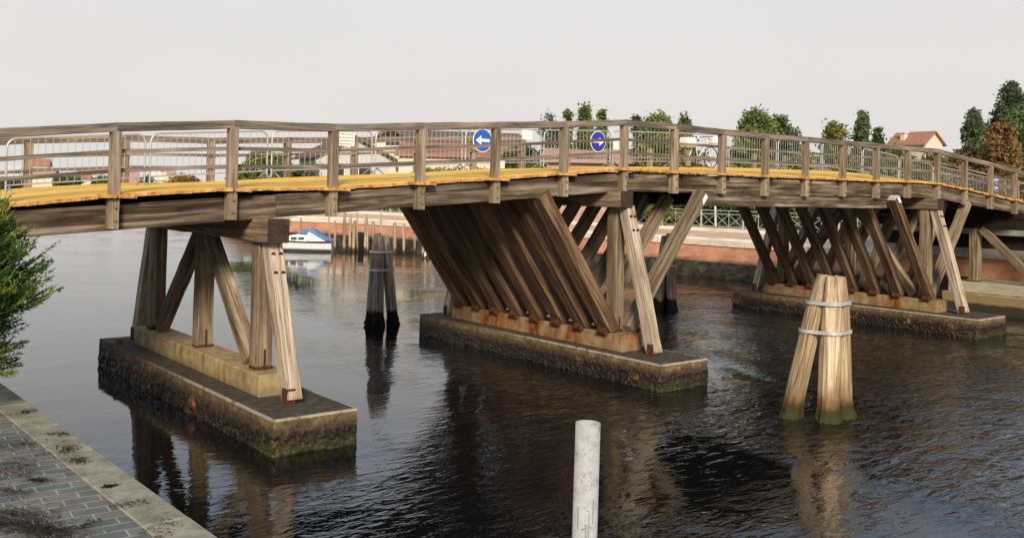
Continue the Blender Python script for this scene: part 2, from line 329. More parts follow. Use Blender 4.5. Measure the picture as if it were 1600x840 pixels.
# near quay
m = NM('grey_green_setts', .8, .3); P = m.coord('World'); mpb = m.n('Mapping'); mpb.inputs['Rotation'].default_value = (0, 0, R(4)); m.l(P, mpb.inputs[0])
bt = m.n('TexBrick'); m.l(mpb.outputs[0], bt.inputs[0]); bt.inputs['Scale'].default_value = 1; bt.inputs['Brick Width'].default_value = .32; bt.inputs['Row Height'].default_value = .185; bt.inputs['Mortar Size'].default_value = .011; bt.inputs['Mortar Smooth'].default_value = .3
bt.inputs['Color1'].default_value = (.14, .155, .145, 1); bt.inputs['Color2'].default_value = (.25, .215, .17, 1); bt.inputs['Mortar'].default_value = (.36, .34, .28, 1); bt.inputs['Bias'].default_value = -.2
n1 = m.noise(m.coord('World', (2, 2, 2)), 1, 6, .65); c = m.mix(1, bt.outputs[0], m.ramp(n1, [(.3, (.62, .62, .62)), (.7, (1.25, 1.2, 1.15))]), 'MULTIPLY'); m.col(c)
m.bump(m.math('ADD', m.math('MULTIPLY', bt.outputs[1], -1), m.math('MULTIPLY', n1, .4)), .6, .012); M_sett = m.m
m = NM('pale_istrian_kerb', .75, .25); n1 = m.noise(m.coord('World', (3, 3, 3)), 1, 7, .7); P = m.sep(m.coord('World'))
jt = m.mr(m.math('FRACT', m.math('MULTIPLY', P[1], .72)), .0, .008, 1, 0); n2 = m.noise(m.coord('World', (9, 9, 9)), 1, 5, .7)
c = m.ramp(n1, [(.3, (.17, .14, .09)), (.5, (.31, .27, .19)), (.7, (.44, .40, .31))]); c = m.mix(m.math('MULTIPLY', m.mr(n2, .60, .70), .6), c, (.12, .10, .07)); m.col(m.mix(m.math('MULTIPLY', jt, .6), c, (.1, .08, .06))); m.bump(n2, .6, .02); M_kerb = m.m
QX = -1.72; QZ = 1.0
b = MB().box(-60, QX-.42, -40, 60, -1.5, QZ); o = b.build('pavement', M_sett); o['kind'] = 'structure'
b = MB(); y = -40.0
while y < 60:
    L = 1.39; b.box(QX-.418, QX, y, y+L-.006, .72, QZ+.012+random.uniform(-.002, .002)); y += L
o = b.build('kerb', M_kerb, bevel=.012); o['kind'] = 'structure'
qn = empty('quay_wall', (QX-.2, 5, WZ), 'near quay wall of dark wet stone under the pale kerb at left', 'quay wall')
MB().box(QX-.40, QX-.03, -40, 60, -1.5, .718).build('wall_face', M_moss, qn)

QROT = Matrix.Translation((QX-.09, 0, 0)) @ Matrix.Rotation(.0255, 4, 'Z') @ Matrix.Translation((-QX, 0, 0))
for o in bpy.data.objects:
    if o.name in ('pavement', 'kerb', 'wall_face'):
        base = Matrix.Translation(o.parent.location) if o.parent else Matrix.Identity(4); o.matrix_basis = base.inverted() @ QROT @ base @ o.matrix_basis

# ------------------------------------------------------------------ bridge
PX = [-4.0, -2.0, -.05, 1.98, 4.0, 6.01, 7.96, 9.96, 11.93, 13.76, 15.66, 17.56, 19.49, 21.43, 23.35, 25.27, 27.22, 29.18, 31.15, 33.15, 35.2, 37.3, 39.4]
PZ = [3.30, 3.54, 3.76, 3.90, 3.95, 4.10, 4.235, 4.40, 4.57, 4.555, 4.555, 4.55, 4.55, 4.55, 4.55, 4.565, 4.545, 4.40, 4.22, 4.05, 3.86, 3.68, 3.5]
PT = [4.55, 4.78, 4.994, 5.164, 5.216, 5.364, 5.503, 5.642, 5.803, 5.803, 5.779, 5.758, 5.768, 5.755, 5.764, 5.751, 5.751, 5.562, 5.425, 5.237, 5.05, 4.87, 4.69]
BW = 6.12
def zb(x): return float(np.interp(x, PX, PZ))
def camber(x, y):
    cx_ = [-10, 1.6, 4.3, 7, 10, 12, 14, 17, 20, 27, 30, 33, 45]
    c = float(np.interp(x, cx_, [0, .02, .14, .10, .08, 0, .12, .22, .31, .36, .36, .36, .36])); e_ = float(np.interp(x, cx_, [0, .03, .02, -.04, -.08, -.14, 0, .17, .28, .34, .38, .38, .38]))
    return float(np.interp(y, [-.1, 3.4, BW], [0, c, e_]))
def dz(x, y): return zb(x)+.055+camber(x, y)
BR = empty('timber_footbridge', (11.9, 3, 0), 'long weathered timber footbridge with bright yellow deck crossing the canal', 'bridge')
# deck: top sheet and a ragged fringe of plank ends at the near side
xs_ = list(np.arange(-4.2, 40.01, .22)); ys_ = [-.04, .5, 1.2, 2.0, 2.8, 3.4, 4.2, 5.2, BW]
v = []; f = []
for x in xs_:
    for y in ys_: v.append((x, y, dz(x, y)))
ny = len(ys_)
for i in range(len(xs_)-1):
    for j in range(ny-1): f.append((i*ny+j, (i+1)*ny+j, (i+1)*ny+j+1, i*ny+j+1))
n0 = len(v)
for x in xs_:
    for y in ys_: v.append((x, y, dz(x, y)-.05 if y > 0 else zb(x)+.02))
for i in range(len(xs_)-1):
    for j in range(ny-1): f.append((n0+i*ny+j, n0+i*ny+j+1, n0+(i+1)*ny+j+1, n0+(i+1)*ny+j))
    f.append((i*ny, n0+i*ny, n0+(i+1)*ny, (i+1)*ny))
mesh_obj('deck', v, f, M_deck, BR)
b = MB(); x = -4.2
while x < 39.9:
    wd = random.uniform(.15, .21); z = zb(x+wd/2); sl_ = zb(x+wd)-zb(x); y0 = -.055-random.uniform(0, .035); zl = random.uniform(-.006, .006)
    t = MB().box(x+.004, x+wd-.004, y0, .25, z+zl-.004, z+.052)
    for q in t.v: q.z += (q.x-(x+wd/2))/wd*sl_
    b.add(t.v, t.f); x += wd
b.build('plank_ends', M_deckend, BR)
b = MB()
for X, Z in zip(PX, PZ):
    b = MB()
    for k in range(2): x0 = X-.27+k*.28+random.uniform(-.02, .02); b.box(x0, x0+.25, -.25-random.uniform(0, .03), .0, Z-.012, Z+.049)
    b.box(X+.1, X+.36, -.15, 0, Z-.02, Z+.03); b.build('plank_tab', M_deckend, BR)

def member(name, p0, p1, w_, h_, mat, parent, up=(0,0,1), ends=(0, 0), rough=.006, endmat=None, cut=None, bev=.012):
    """squared timber between two points; local X is the grain; slightly uneven arrises"""
    p0 = Vector(p0); p1 = Vector(p1); d = p1-p0; L = d.length; d.normalize(); up = Vector(up)
    if abs(d.dot(up)) > .97: up = Vector((0, 1, 0))
    ya = up.cross(d).normalized(); za = d.cross(ya)
    n = max(2, int(L/.35)); v = []; f = []; mi = []
    for i in range(n+1):
        x = L*i/n; ox = random.uniform(-rough, rough); oz = random.uniform(-rough, rough)
        for a, c in ((-1,-1+bev*8),(-1+bev*8,-1),(1-bev*8,-1),(1,-1+bev*8),(1,1-bev*8),(1-bev*8,1),(-1+bev*8,1),(-1,1-bev*8)):
            v.append((x, a*w_/2+ox+random.uniform(-rough, rough)*.4, c*h_/2+oz+random.uniform(-rough, rough)*.4))
    for i in range(n):
        for k in range(8): f.append((i*8+k, (i+1)*8+k, (i+1)*8+(k+1) % 8, i*8+(k+1) % 8)); mi.append(0)
    f.append(tuple(range(8))); f.append(tuple(n*8+k for k in range(7, -1, -1))); mi += [1, 1]
    if cut:                                             # plumb or level cut at an end: cut = (end, axis, value)
        pass
    Mx = Matrix(((d.x, ya.x, za.x, p0.x), (d.y, ya.y, za.y, p0.y), (d.z, ya.z, za.z, p0.z), (0, 0, 0, 1)))
    me = bpy.data.meshes.new(name); me.from_pydata(v, [], f); me.materials.append(mat); me.materials.append(endmat or mat); me.polygons.foreach_set('material_index', mi)
    bm = bmesh.new(); bm.from_mesh(me); bmesh.ops.recalc_face_normals(bm, faces=bm.faces); bm.to_mesh(me); bm.free(); me.update()
    o = bpy.data.objects.new(name, me); col.objects.link(o); fin(o, Mx, parent); return o

# edge beams and joists
SEG = [(-4.2, 2.88), (2.89, 12.02), (12.03, 27.2), (27.21, 39.8)]
PLN = [.10+.86*k for k in range(8)]
def zbeam(x): return float(np.interp(x, [-4.2, 0, 2.88, 12.0, 27.2, 34.2, 39.8], [2.9, 3.29, 3.415, 4.055, 4.075, 3.50, 3.05]))
for k, y in enumerate(PLN):
    for a, c in SEG:
        up_ = .0 if k == 0 else .025; pa = (a, y, zbeam(a)+.215+up_); pc = (c, y, zbeam(c)+.215+up_)
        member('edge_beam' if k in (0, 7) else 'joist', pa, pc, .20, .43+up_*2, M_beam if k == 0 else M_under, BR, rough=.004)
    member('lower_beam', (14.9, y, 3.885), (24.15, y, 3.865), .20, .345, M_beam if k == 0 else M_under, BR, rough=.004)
# near railing
for i, (X, Z, T) in enumerate(zip(PX, PZ, PT)):
    member('railing_post', (X, -.085, Z+.02), (X, -.085, T-.13), .165, .165, M_post, BR, rough=.004)
    o = member('post_foot', (X-.01, -.09, Z-.50-random.uniform(0, .04)), (X-.01, -.09, Z-.02), .175, .19, M_low, BR, rough=.006)
    for dz_ in (-.16, -.38): MB().tube([(X, -.175, Z+dz_), (X, -.215, Z+dz_)], .03, 8).build('bolt', M_bolt, o)
for i in range(len(PX)-1):
    a = Vector((PX[i], -.085, PT[i]-.072)); c = Vector((PX[i+1], -.085, PT[i+1]-.072))
    member('top_rail', a-Vector((.0, 0, 0)), c, .17, .15, M_rail, BR, rough=.005)
    for hh in (.44, .76):
        member('mid_rail', (PX[i]-.05, .02, PZ[i]+hh), (PX[i+1]+.05, .02, PZ[i+1]+hh), .035, .07, M_rail, BR, rough=.004)
# far railing: complete at the left, its top rail missing beyond the seventh bay
for i, (X, Z, T) in enumerate(zip(PX, PZ, PT)):
    if X > 35: break
    z0 = Z+camber(X, BW)+.03; full = X < 14.5; h_ = (T-Z-.24) if full else .70
    member('railing_post', (X, BW, z0), (X, BW, z0+h_), .16, .16, M_post, BR, rough=.004)
for i in range(len(PX)-3):
    z0 = PZ[i]+camber(PX[i], BW); z1 = PZ[i+1]+camber(PX[i+1], BW)
    if PX[i] < 13: member('top_rail', (PX[i], BW, z0+1.08), (PX[i+1], BW, z1+1.08), .15, .15, M_rail, BR, rough=.005)
    for hh in (.42, .72):
        if PX[i+1] < 36 and (PX[i] < 13 or hh < .6): member('mid_rail', (PX[i], BW-.1, z0+hh), (PX[i+1], BW-.1, z1+hh), .035, .07, M_rail, BR, rough=.004)

# ------------------------------------------------------------------ footings and trestles
def footing(x0, x1, y0, y1, top, label, group, mat):
    t = empty('concrete_footing', ((x0+x1)/2, (y0+y1)/2, WZ), label, 'bridge footing', group)
    bm = bmesh.new(); nx = int((x1-x0)/.045); ny_ = int((y1-y0)/.045); nz = 18; zs = [top-(top-WZ+.25)*k/nz for k in range(nz+1)]; zs[0] = top; vv = {}
    per = [(x0+(x1-x0)*i/nx, y0) for i in range(nx)]+[(x1, y0+(y1-y0)*j/ny_) for j in range(ny_)]+[(x1-(x1-x0)*i/nx, y1) for i in range(nx)]+[(x0, y1-(y1-y0)*j/ny_) for j in range(ny_)]
    cxm, cym = (x0+x1)/2, (y0+y1)/2; rings = []
    for z in zs:
        rg = []
        for (x, y) in per:
            nx_, ny2 = (0, -1) if y == y0 else (1, 0) if x == x1 else (0, 1) if y == y1 else (-1, 0)
            p = Vector((x*3.2, y*3.2, z*3.2)); q = Vector((x*11, y*11, z*11)); low = min(1, max(0, (.10-z)/.2))
            dsp = low*(.025+.025*noise.noise(p)+.032*noise.noise(q)+.026*noise.noise(q*2.3))+.006*noise.noise(q)*(z < top-.01)
            rg.append(bm.verts.new((x+nx_*dsp, y+ny2*dsp, z)))
        rings.append(rg)
    n = len(per)
    for a, c in zip(rings, rings[1:]):
        for k in range(n): bm.faces.new((a[k], c[k], c[(k+1) % n], a[(k+1) % n]))
    bm.faces.new(rings[0]); me = bpy.data.meshes.new('base_slab'); bmesh.ops.recalc_face_normals(bm, faces=bm.faces); bm.to_mesh(me); bm.free(); me.materials.append(mat)
    o = bpy.data.objects.new('base_slab', me); col.objects.link(o); fin(o, Matrix.Identity(4), t); return t
GF = 'concrete footings of the bridge standing in the canal'; GT = 'timber trestles carrying the bridge'
FX = [(1.96, 3.50), (11.17, 12.74), (26.0, 27.9)]
labs = ['nearest concrete footing, pale and low with a crust of mussels, at left', 'middle concrete footing with a rust streaked plinth under the dense raking struts', 'farthest dark concrete footing with a rusty orange plinth, behind the mooring piles at right']
FT = []
for (x0, x1), lb in zip(FX, labs):
    t = footing(x0, x1, -2.12, 7.6, .22, lb, GF, concrete('footing_concrete', (x0+x1)/2, 2.74, (x1-x0)/2, 4.86, .22)); FT.append(t)
def plinth(t, x0, x1, y0, y1, z0, z1, mat):
    o = MB().box(x0, x1, y0, y1, z0, z1).build('plinth', mat, t, bevel=.02); return o
plinth(FT[0], 2.42, 3.05, -.50, 6.5, .215, .62, M_plinth_pale); plinth(FT[1], 11.55, 12.25, -.52, 6.5, .215, .62, M_plinth); plinth(FT[2], 26.5, 27.25, -.52, 6.5, .215, .62, M_plinth)
MB().tube([(2.15, 6.7, .2), (2.15, 6.7, .34)], .09, 10).build('stub', M_plinth_pale, FT[0])

def shoe(parent, p, w_=.3, h_=.2, d_=.3):
    MB().box(p[0]-w_/2, p[0]+w_/2, p[1]-d_/2, p[1]+d_/2, p[2], p[2]+h_).build('iron_shoe', M_rust, parent, bevel=.02)
def bent(xc, label, capx, cap_z, cap_y0):
    t = empty('timber_trestle', (xc, 3, .22), label, 'trestle', GT)
    zt = cap_z[0]+.01
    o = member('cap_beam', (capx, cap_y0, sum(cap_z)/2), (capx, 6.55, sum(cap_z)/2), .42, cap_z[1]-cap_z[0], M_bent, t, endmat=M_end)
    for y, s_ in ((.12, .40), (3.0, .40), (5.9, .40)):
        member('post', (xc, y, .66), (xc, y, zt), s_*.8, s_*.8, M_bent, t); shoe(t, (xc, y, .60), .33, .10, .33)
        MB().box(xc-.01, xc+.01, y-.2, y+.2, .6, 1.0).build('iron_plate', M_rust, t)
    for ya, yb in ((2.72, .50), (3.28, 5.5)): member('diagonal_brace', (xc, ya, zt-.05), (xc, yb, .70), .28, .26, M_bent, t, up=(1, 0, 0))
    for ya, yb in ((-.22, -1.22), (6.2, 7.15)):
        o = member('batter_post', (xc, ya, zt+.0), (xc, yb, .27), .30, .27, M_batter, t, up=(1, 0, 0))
        MB().box(xc-.15, xc+.02, yb-.09, yb+.09, .215, .50).build('iron_shoe', M_rust, t)
        if ya < 0:
            for k in (.22, .55):
                f_ = k/(zt-.27); yy = ya+(yb-ya)*f_-.14
                for dx_ in (-.07, .07): MB().tube([(xc+dx_, yy, zt-k), (xc+dx_, yy-.03, zt-k-.01)], .045, 10).build('bolt', M_rust, o)
    return t
T1 = bent(2.72, 'timber trestle of three posts with crossed braces on the nearest footing', 2.66, (2.98, 3.412), -.62)
T2 = bent(11.92, 'timber trestle with dense raking struts on the middle footing', 11.72, (3.66, 4.05), -.42)
T3 = bent(26.9, 'timber trestle with spread raking struts on the farthest footing', 26.9, (3.66, 4.06), -.40)
def struts(t, xc, left, right, ztl, ztr, outer):
    for k, y in enumerate(PLN):
        for side, dx_, zt in ((-1, left, ztl), (1, right, ztr)):
            out = (k == 0 and outer == side)
            yy = y-.24 if out else y-.02
            b0 = Vector((xc+side*.20, yy, .70)); tp = Vector((xc+side*dx_, yy, zt+.02)); d_ = (tp-b0).normalized()
            if out: tp = tp+d_*.16
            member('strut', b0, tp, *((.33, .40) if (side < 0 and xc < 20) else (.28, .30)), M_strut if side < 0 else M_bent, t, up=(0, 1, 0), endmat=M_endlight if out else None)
            if out:
                n2 = Vector((-d_.z, 0, d_.x)); n2 = n2 if n2.x > 0 else -n2; pl = Vector((0, -1, 0)); f0 = tp-n2*.0+pl*.163; q_ = [f0-d_*.30+n2*.125, f0-d_*.02+n2*.125, f0-d_*.005, f0-d_*.20-n2*.0]
                MB().add(q_+[p_-pl*.006 for p_ in q_], [(0,1,2,3),(7,6,5,4),(0,4,5,1),(1,5,6,2),(2,6,7,3),(3,7,4,0)]).build('pale_tip', M_white, t)
            MB().tube([(xc+side*.42, yy-.12, .66), (xc+side*.42, yy+.12, .66)], .10, 10).build('iron_shoe', M_rust, t)
struts(T2, 11.92, 2.55, 2.75, 3.93, 3.90, 1)
struts(T3, 26.9, 2.55, 2.75, 3.90, 3.90, -1)
# right-hand abutment shelf and its trestle
m = NM('shelf_concrete', .85, .2); n1 = m.noise(m.coord('World', (2, 2, 5)), 1, 6, .65); P = m.sep(m.coord('World')); zz = m.math('ADD', P[2], m.math('MULTIPLY', m.math('SUBTRACT', n1, .5), .2))
c = m.ramp(n1, [(.3, (.36, .31, .20)), (.7, (.55, .50, .37))]); c = m.mix(m.mr(zz, .40, .32), c, (.30, .22, .09)); c = m.mix(m.mr(zz, .05, -.05), c, (.05, .04, .028)); m.col(c); m.bump(n1, .5, .04); M_shelf = m.m
ab = empty('bridge_abutment', (35, 1, WZ), 'stepped concrete abutment under the right end of the bridge against the brick quay', 'abutment')
MB().box(32.9, 36.6, -10, 2.6, -1, .36).build('lower_step', M_shelf, ab, bevel=.03); MB().box(33.1, 36.6, -10, 2.45, .363, .78).build('upper_step', M_shelf, ab, bevel=.03)
MB().box(35.6, 36.7, -10, 7, .783, 1.62).build('brick_face', M_brick, ab); M_conc = flat('grey_concrete', (.36, .35, .31), .85, .2, 3)
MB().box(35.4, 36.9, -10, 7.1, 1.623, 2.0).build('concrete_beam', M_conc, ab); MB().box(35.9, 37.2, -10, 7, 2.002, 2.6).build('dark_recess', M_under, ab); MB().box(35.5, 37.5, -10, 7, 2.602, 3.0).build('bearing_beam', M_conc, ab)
T4 = empty('timber_trestle', (33.6, 2, .78), 'short timber trestle with a long slanting brace on the concrete shelf at right', 'trestle', GT)
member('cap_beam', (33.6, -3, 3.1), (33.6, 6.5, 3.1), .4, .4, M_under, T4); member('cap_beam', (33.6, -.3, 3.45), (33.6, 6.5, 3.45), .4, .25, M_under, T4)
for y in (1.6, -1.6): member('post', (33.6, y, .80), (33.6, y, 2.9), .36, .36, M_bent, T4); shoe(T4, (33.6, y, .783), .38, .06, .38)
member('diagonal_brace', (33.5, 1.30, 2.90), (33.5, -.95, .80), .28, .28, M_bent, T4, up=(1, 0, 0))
# left abutment
ab2 = empty('bridge_abutment', (-4, 3, QZ), 'low concrete abutment under the left end of the bridge behind the tamarisk', 'abutment')
MB().box(-6, -2.7, .3, 6, QZ+.002, 2.85).build('abutment_block', M_conc, ab2, bevel=.03)

# ------------------------------------------------------------------ crowd barriers on the deck
def barrier(x0, x1, Y, label):
    zA, zB = dz(x0, Y), dz(x1, Y); O = Vector((x0, Y, zA)); L = x1-x0; s_ = (zB-zA)/L
    t = empty('crowd_barrier', O, label, 'barrier', 'galvanised crowd barriers standing along the deck')
    def P_(x, z): return (x0+x, Y, zA+x*s_+z)
    r = .17; pts = [P_(0, .02), P_(0, 1.06-r)]+[P_(r-r*math.cos(a), 1.06-r+r*math.sin(a)) for a in (.4, .8, 1.2)]+[P_(r, 1.06), P_(L-r, 1.06)]+[P_(L-r+r*math.sin(a), 1.06-r+r*math.cos(a)) for a in (.4, .8, 1.2)]+[P_(L, 1.06-r), P_(L, .02)]
    MB().tube(pts, .021, 7).tube([P_(0, .17), P_(L, .17)], .016, 6).build('frame', M_steel, t)
    b = MB(); n = 19
    for k in range(1, n): b.tube([P_(L*k/n, .17), P_(L*k/n, 1.05)], .0065, 4, caps=False)
    b.build('bars', M_steel, t)
    for xx in (.06, L-.06): MB().tube([P_(xx, .14)]+[(x0+xx, Y+q, zA+xx*s_+zq) for q, zq in ((0, .14),)]+[(x0+xx, Y-.28, zA+xx*s_+.02)], .018, 6).tube([P_(xx, .14), (x0+xx, Y+.28, zA+xx*s_+.02)], .018, 6).build('foot', M_steel, t)
    return t
places = ['leftmost barrier, behind the first two near railing posts', 'barrier second from the left, in front of the pale sky gap', 'barrier carrying the paper notice, in front of the umbrella pine', 'barrier in front of the cream gabled house',
          'barrier just right of the blue arrow sign pointing left', 'barrier just left of the blue arrow sign pointing right', 'barrier at the bridge crest beside the violet blue sign', 'barrier with the bicycle before it at its left end', 'barrier with the bicycle wheel before it at its right end',
          'barrier on the level span below the big bushy tree', 'barrier on the level span left of the yellow green tree', 'barrier under the dark conifer on the level span', 'barrier in front of the house with the red roof', 'barrier where the deck starts to slope down at right', 'barrier beside the pair of small blue signs', 'rightmost barrier, by the photo edge']
xb = -1.03
for i, lb in enumerate(places):
    barrier(xb+.05, xb+2.62, 3.5, 'galvanised tube '+lb); xb += 2.68

def sign(center, rad, face, arrow, name='round_sign', label='', double=False):
    n_ = Vector((0, -1, 0))
    t = empty(name, center, label, 'road sign'); c = Vector(center); side = Vector((-n_.y, n_.x, 0)); side = side if side.dot(RIGHT) > 0 else -side
    def disc(r, y0, y1, n=36):
        v = [c+n_*y0+(side*math.cos(2*math.pi*k/n)+Vector((0,0,1))*math.sin(2*math.pi*k/n))*r for k in range(n)]+[c+n_*y1+(side*math.cos(2*math.pi*k/n)+Vector((0,0,1))*math.sin(2*math.pi*k/n))*r for k in range(n)]
        return v, [tuple(range(n)), tuple(range(2*n-1, n-1, -1))]+[(k, n+k, n+(k+1) % n, (k+1) % n) for k in range(n)]
    for nm, r, y0, y1, mt in (('rim', rad, 0, .012, M_white), ('disc', rad*.93, .0125, .016, face)):
        b = MB(); b.add(*disc(r, y0, y1)); b.build(nm, mt, t)
    s = arrow; A = [(-.74, 0), (-.12, .42), (-.16, .14), (.74, .14), (.74, -.12), (-.16, -.12), (-.12, -.42)]
    A = [(a*s, q) for a, q in A]
    v = [c+n_*.0165+side*(a*rad)+Vector((0,0,q*rad)) for a, q in A]+[c+n_*.019+side*(a*rad)+Vector((0,0,q*rad)) for a, q in A]; n = len(A)
    b = MB(); b.add(v, [tuple(range(n)), tuple(range(2*n-1, n-1, -1))]+[(k, n+k, n+(k+1) % n, (k+1) % n) for k in range(n)]); b.build('arrow', M_white, t)
    return t
sign((9.98, 3.10, 5.28), .305, M_blue, 1, label='round blue sign with a white arrow pointing left, hung on a barrier')
sign((14.1, 3.10, 5.45), .30, M_blue2, -1, label='round violet blue sign with a white arrow pointing right near the bridge crest')
for z_, lb in ((4.93, 'upper of the two small round blue signs at the far right of the deck'), (4.58, 'lower of the two small round blue signs at the far right of the deck')): sign((38.2, 2.9, z_), .17, M_blue, 1, label=lb, double=True)
def notice(cx_, cy_, cz_, w_, h_, label, lines=4, name='paper_notice'):
    t = empty(name, (cx_, cy_, cz_), label, 'notice'); MB().box(cx_-w_/2, cx_+w_/2, cy_, cy_+.012, cz_-h_/2, cz_+h_/2).build('sheet', M_paper, t)
    b = MB()
    for k in range(lines):
        z_ = cz_+h_*(.36-.72*k/max(1, lines-1)); x_ = cx_-w_*.42+random.uniform(0, .1)*w_
        while x_ < cx_+w_*.38:
            l_ = random.uniform(.05, .16)*w_; b.box(x_, min(x_+l_, cx_+w_*.42), cy_-.003, cy_-.001, z_-h_*.025, z_+h_*.025); x_ += l_+w_*.03
    if lines: b.build('text_lines', M_ink, t)
notice(6.15, 3.42, 5.13, .56, .32, 'pale notice sheet with lines of text fixed on the barrier behind the third post')
notice(11.75, 3.42, 5.53, .36, .26, 'small pinkish blank notice sheet right of the left-pointing sign', 0)
notice(10.9, 3.42, 4.70, .17, .22, 'small white card near the deck beside the fifth railing post', 0)
notice(15.15, 3.42, 5.42, .22, .30, 'narrow white card on the barrier at the bridge crest', 0)

# bicycle leaning at the barrier
def bicycle(x0, Y, z0):
    t = empty('bicycle', (x0, Y, z0), 'parked bicycle with pale saddlebag and handlebar basket leaning at the barriers', 'bicycle')
    def P_(x, z, y=0): return (x0+x, Y+y, z0+z)
    for xx in (0, 1.05):
        ring = [P_(xx+.33*math.cos(a), .34+.33*math.sin(a)) for a in np.linspace(0, 2*math.pi, 25)]
        o = MB().tube(ring, .018, 6, caps=False).build('tyre', M_black, t)
        b = MB()
        for a in np.linspace(0, math.pi, 7)[:-1]: b.tube([P_(xx+.31*math.cos(a), .34+.31*math.sin(a)), P_(xx-.31*math.cos(a), .34-.31*math.sin(a))], .003, 3)
        b.build('spokes', M_steel, o)
    MB().tube([P_(0, .34), P_(.42, .30), P_(.30, .82), P_(0, .34)], .016, 6).tube([P_(.42, .30), P_(.86, .80), P_(.31, .74)], .018, 6).tube([P_(1.05, .34), P_(.86, .80), P_(.83, .98)], .016, 6).build('bike_frame', M_white, t)
    MB().tube([P_(.83, .98, -.26), P_(.9, 1.0, 0), P_(.83, .98, .26)], .014, 6).build('handlebar', M_black, t)
    MB().box(x0+.16, x0+.42, Y-.07, Y+.07, z0+.83, z0+.88).build('saddle', M_black, t, bevel=.02)
    MB().box(x0-.28, x0+.16, Y-.22, Y+.2, z0+.62, z0+.92).build('saddlebag', M_paper, t, bevel=.06)
    MB().box(x0+.95, x0+1.25, Y-.18, Y+.18, z0+.78, z0+1.02).build('basket', M_white, t, bevel=.03)
bicycle(17.95, 3.05, dz(18.4, 3.05))

# ------------------------------------------------------------------ mooring piles
def pile_mesh(b, p0, p1, r0, r1, top_cut=.05, seed=0):
    p0 = Vector(p0); p1 = Vector(p1); d = p1-p0; L = d.length; d.normalize(); a = Vector((1,0,0)) if abs(d.x) < .9 else Vector((0,1,0)); a = (a-d*a.dot(d)).normalized(); c = d.cross(a)
    n, k = 40, 60; v = []; f = []
    for i in range(k+1):
        s = i/k
        for j in range(n):
            th = 2*math.pi*j/n; dv = a*math.cos(th)+c*math.sin(th); r = (r0+(r1-r0)*s)*(1-.30*max(0, (s-.80)/.20)**1.3)
            g = noise.noise(Vector((math.cos(th)*2.2+seed, math.sin(th)*2.2, s*1.2)))*.12+noise.noise(Vector((math.cos(th)*6+seed, math.sin(th)*6, s*1.1)))*.14-.16*max(0, noise.noise(Vector((math.cos(th)*9+seed, math.sin(th)*9, s*.7)))-.15)*2.5
            q = p0+d*(L*s)+dv*r*(1+g)
            lo = min(1, max(0, (WZ+.32-q.z)/.25))
            if lo > 0: q = q+dv*lo*(.035+.05*noise.noise(q*9)+.04*noise.noise(q*23))
            if i == k: q = q+d*(noise.noise(Vector((math.cos(th)*1.5+seed, math.sin(th)*1.5, 3)))*top_cut)
            v.append(q)
    for i in range(k):
        for j in range(n): f.append((i*n+j, i*n+(j+1) % n, (i+1)*n+(j+1) % n, (i+1)*n+j))
    b.add(v, f, 0, True); b.add([x.copy() for x in v[-n:]], [tuple(range(n))], 1)
def dolphin(base, top, piles, mat, label, bands, rt, group='tied clusters of mooring piles'):
    t = empty('mooring_pile_cluster', (base[0], base[1], WZ), label, 'mooring piles', group); segs = []
    for i, (bx, by, tx, ty, r, ht) in enumerate(piles):
        p0 = Vector((base[0]+bx, base[1]+by, WZ-.6)); p1 = Vector((base[0]+tx, base[1]+ty, ht)); q0 = p1+(p0-p1)*1.0
        b = MB(); pile_mesh(b, p0, p1, r, r*.86, seed=i*5.3+base[0]); Mx = None
        # grain along the pile: build in local axes
        d = (p1-p0).normalized(); ya = Vector((0,1,0)).cross(d).normalized(); ya = (ya - d*ya.dot(d)).normalized(); za = d.cross(ya); MM = Matrix(((d.x, ya.x, za.x, p0.x), (d.y, ya.y, za.y, p0.y), (d.z, ya.z, za.z, p0.z), (0,0,0,1))); inv = MM.inverted(); b.v = [inv @ q for q in b.v]
        b.build('pile', [mat, mat], t, M=MM); segs.append((p0, p1, r))
    for z_ in bands:                                    # strap following the outline of all piles at that height
        pts = []
        for p0, p1, r in segs:
            s = (z_-p0.z)/(p1.z-p0.z); c = p0.lerp(p1, s)
            for k in range(20): a = 2*math.pi*k/20; pts.append((c.x+math.cos(a)*(r*.98+.012), c.y+math.sin(a)*(r*.98+.012)))
        pts = sorted(set(pts))
        def half(ps):
            h_ = []
            for p in ps:
                while len(h_) > 1 and (h_[-1][0]-h_[-2][0])*(p[1]-h_[-2][1])-(h_[-1][1]-h_[-2][1])*(p[0]-h_[-2][0]) <= 0: h_.pop()
                h_.append(p)
            return h_[:-1]
        hull = half(pts)+half(pts[::-1]); n = len(hull); tl = random.uniform(-.02, .02); v = []
        for (x, y) in hull:
            cxh, cyh = base[0], base[1]; zt = z_+tl*(x-cxh)
            e_ = Vector((x-cxh, y-cyh, 0)).normalized()*.014
            v += [(x, y, zt-.035), (x, y, zt+.035), (x+e_.x, y+e_.y, zt+.035), (x+e_.x, y+e_.y, zt-.035)]
        f = []
        for i in range(n):
            j = (i+1) % n
            for q in range(4): f.append((i*4+q, j*4+q, j*4+(q+1) % 4, i*4+(q+1) % 4))
        b = MB(); b.add(v, f); b.build('strap', M_band, t)
rgt = Vector((RIGHT.x, RIGHT.y)); fw2 = Vector((_s, _c))
def L2(r_, f_): q = rgt*r_+fw2*f_; return (q.x, q.y)
def plist(items): return [(*L2(a, b_), *L2(c_, d_), r_, h_) for a, b_, c_, d_, r_, h_ in items]
dolphin((12.0, -5.55), None, plist([(-.66, .05, .10, .10, .205, 2.46), (.10, -.28, .24, -.06, .215, 2.44), (.60, .18, .44, .12, .195, 2.43)]), M_pile, 'big pale golden mooring piles, three tied with two straps, in the foreground', [1.92, 1.35], .2)
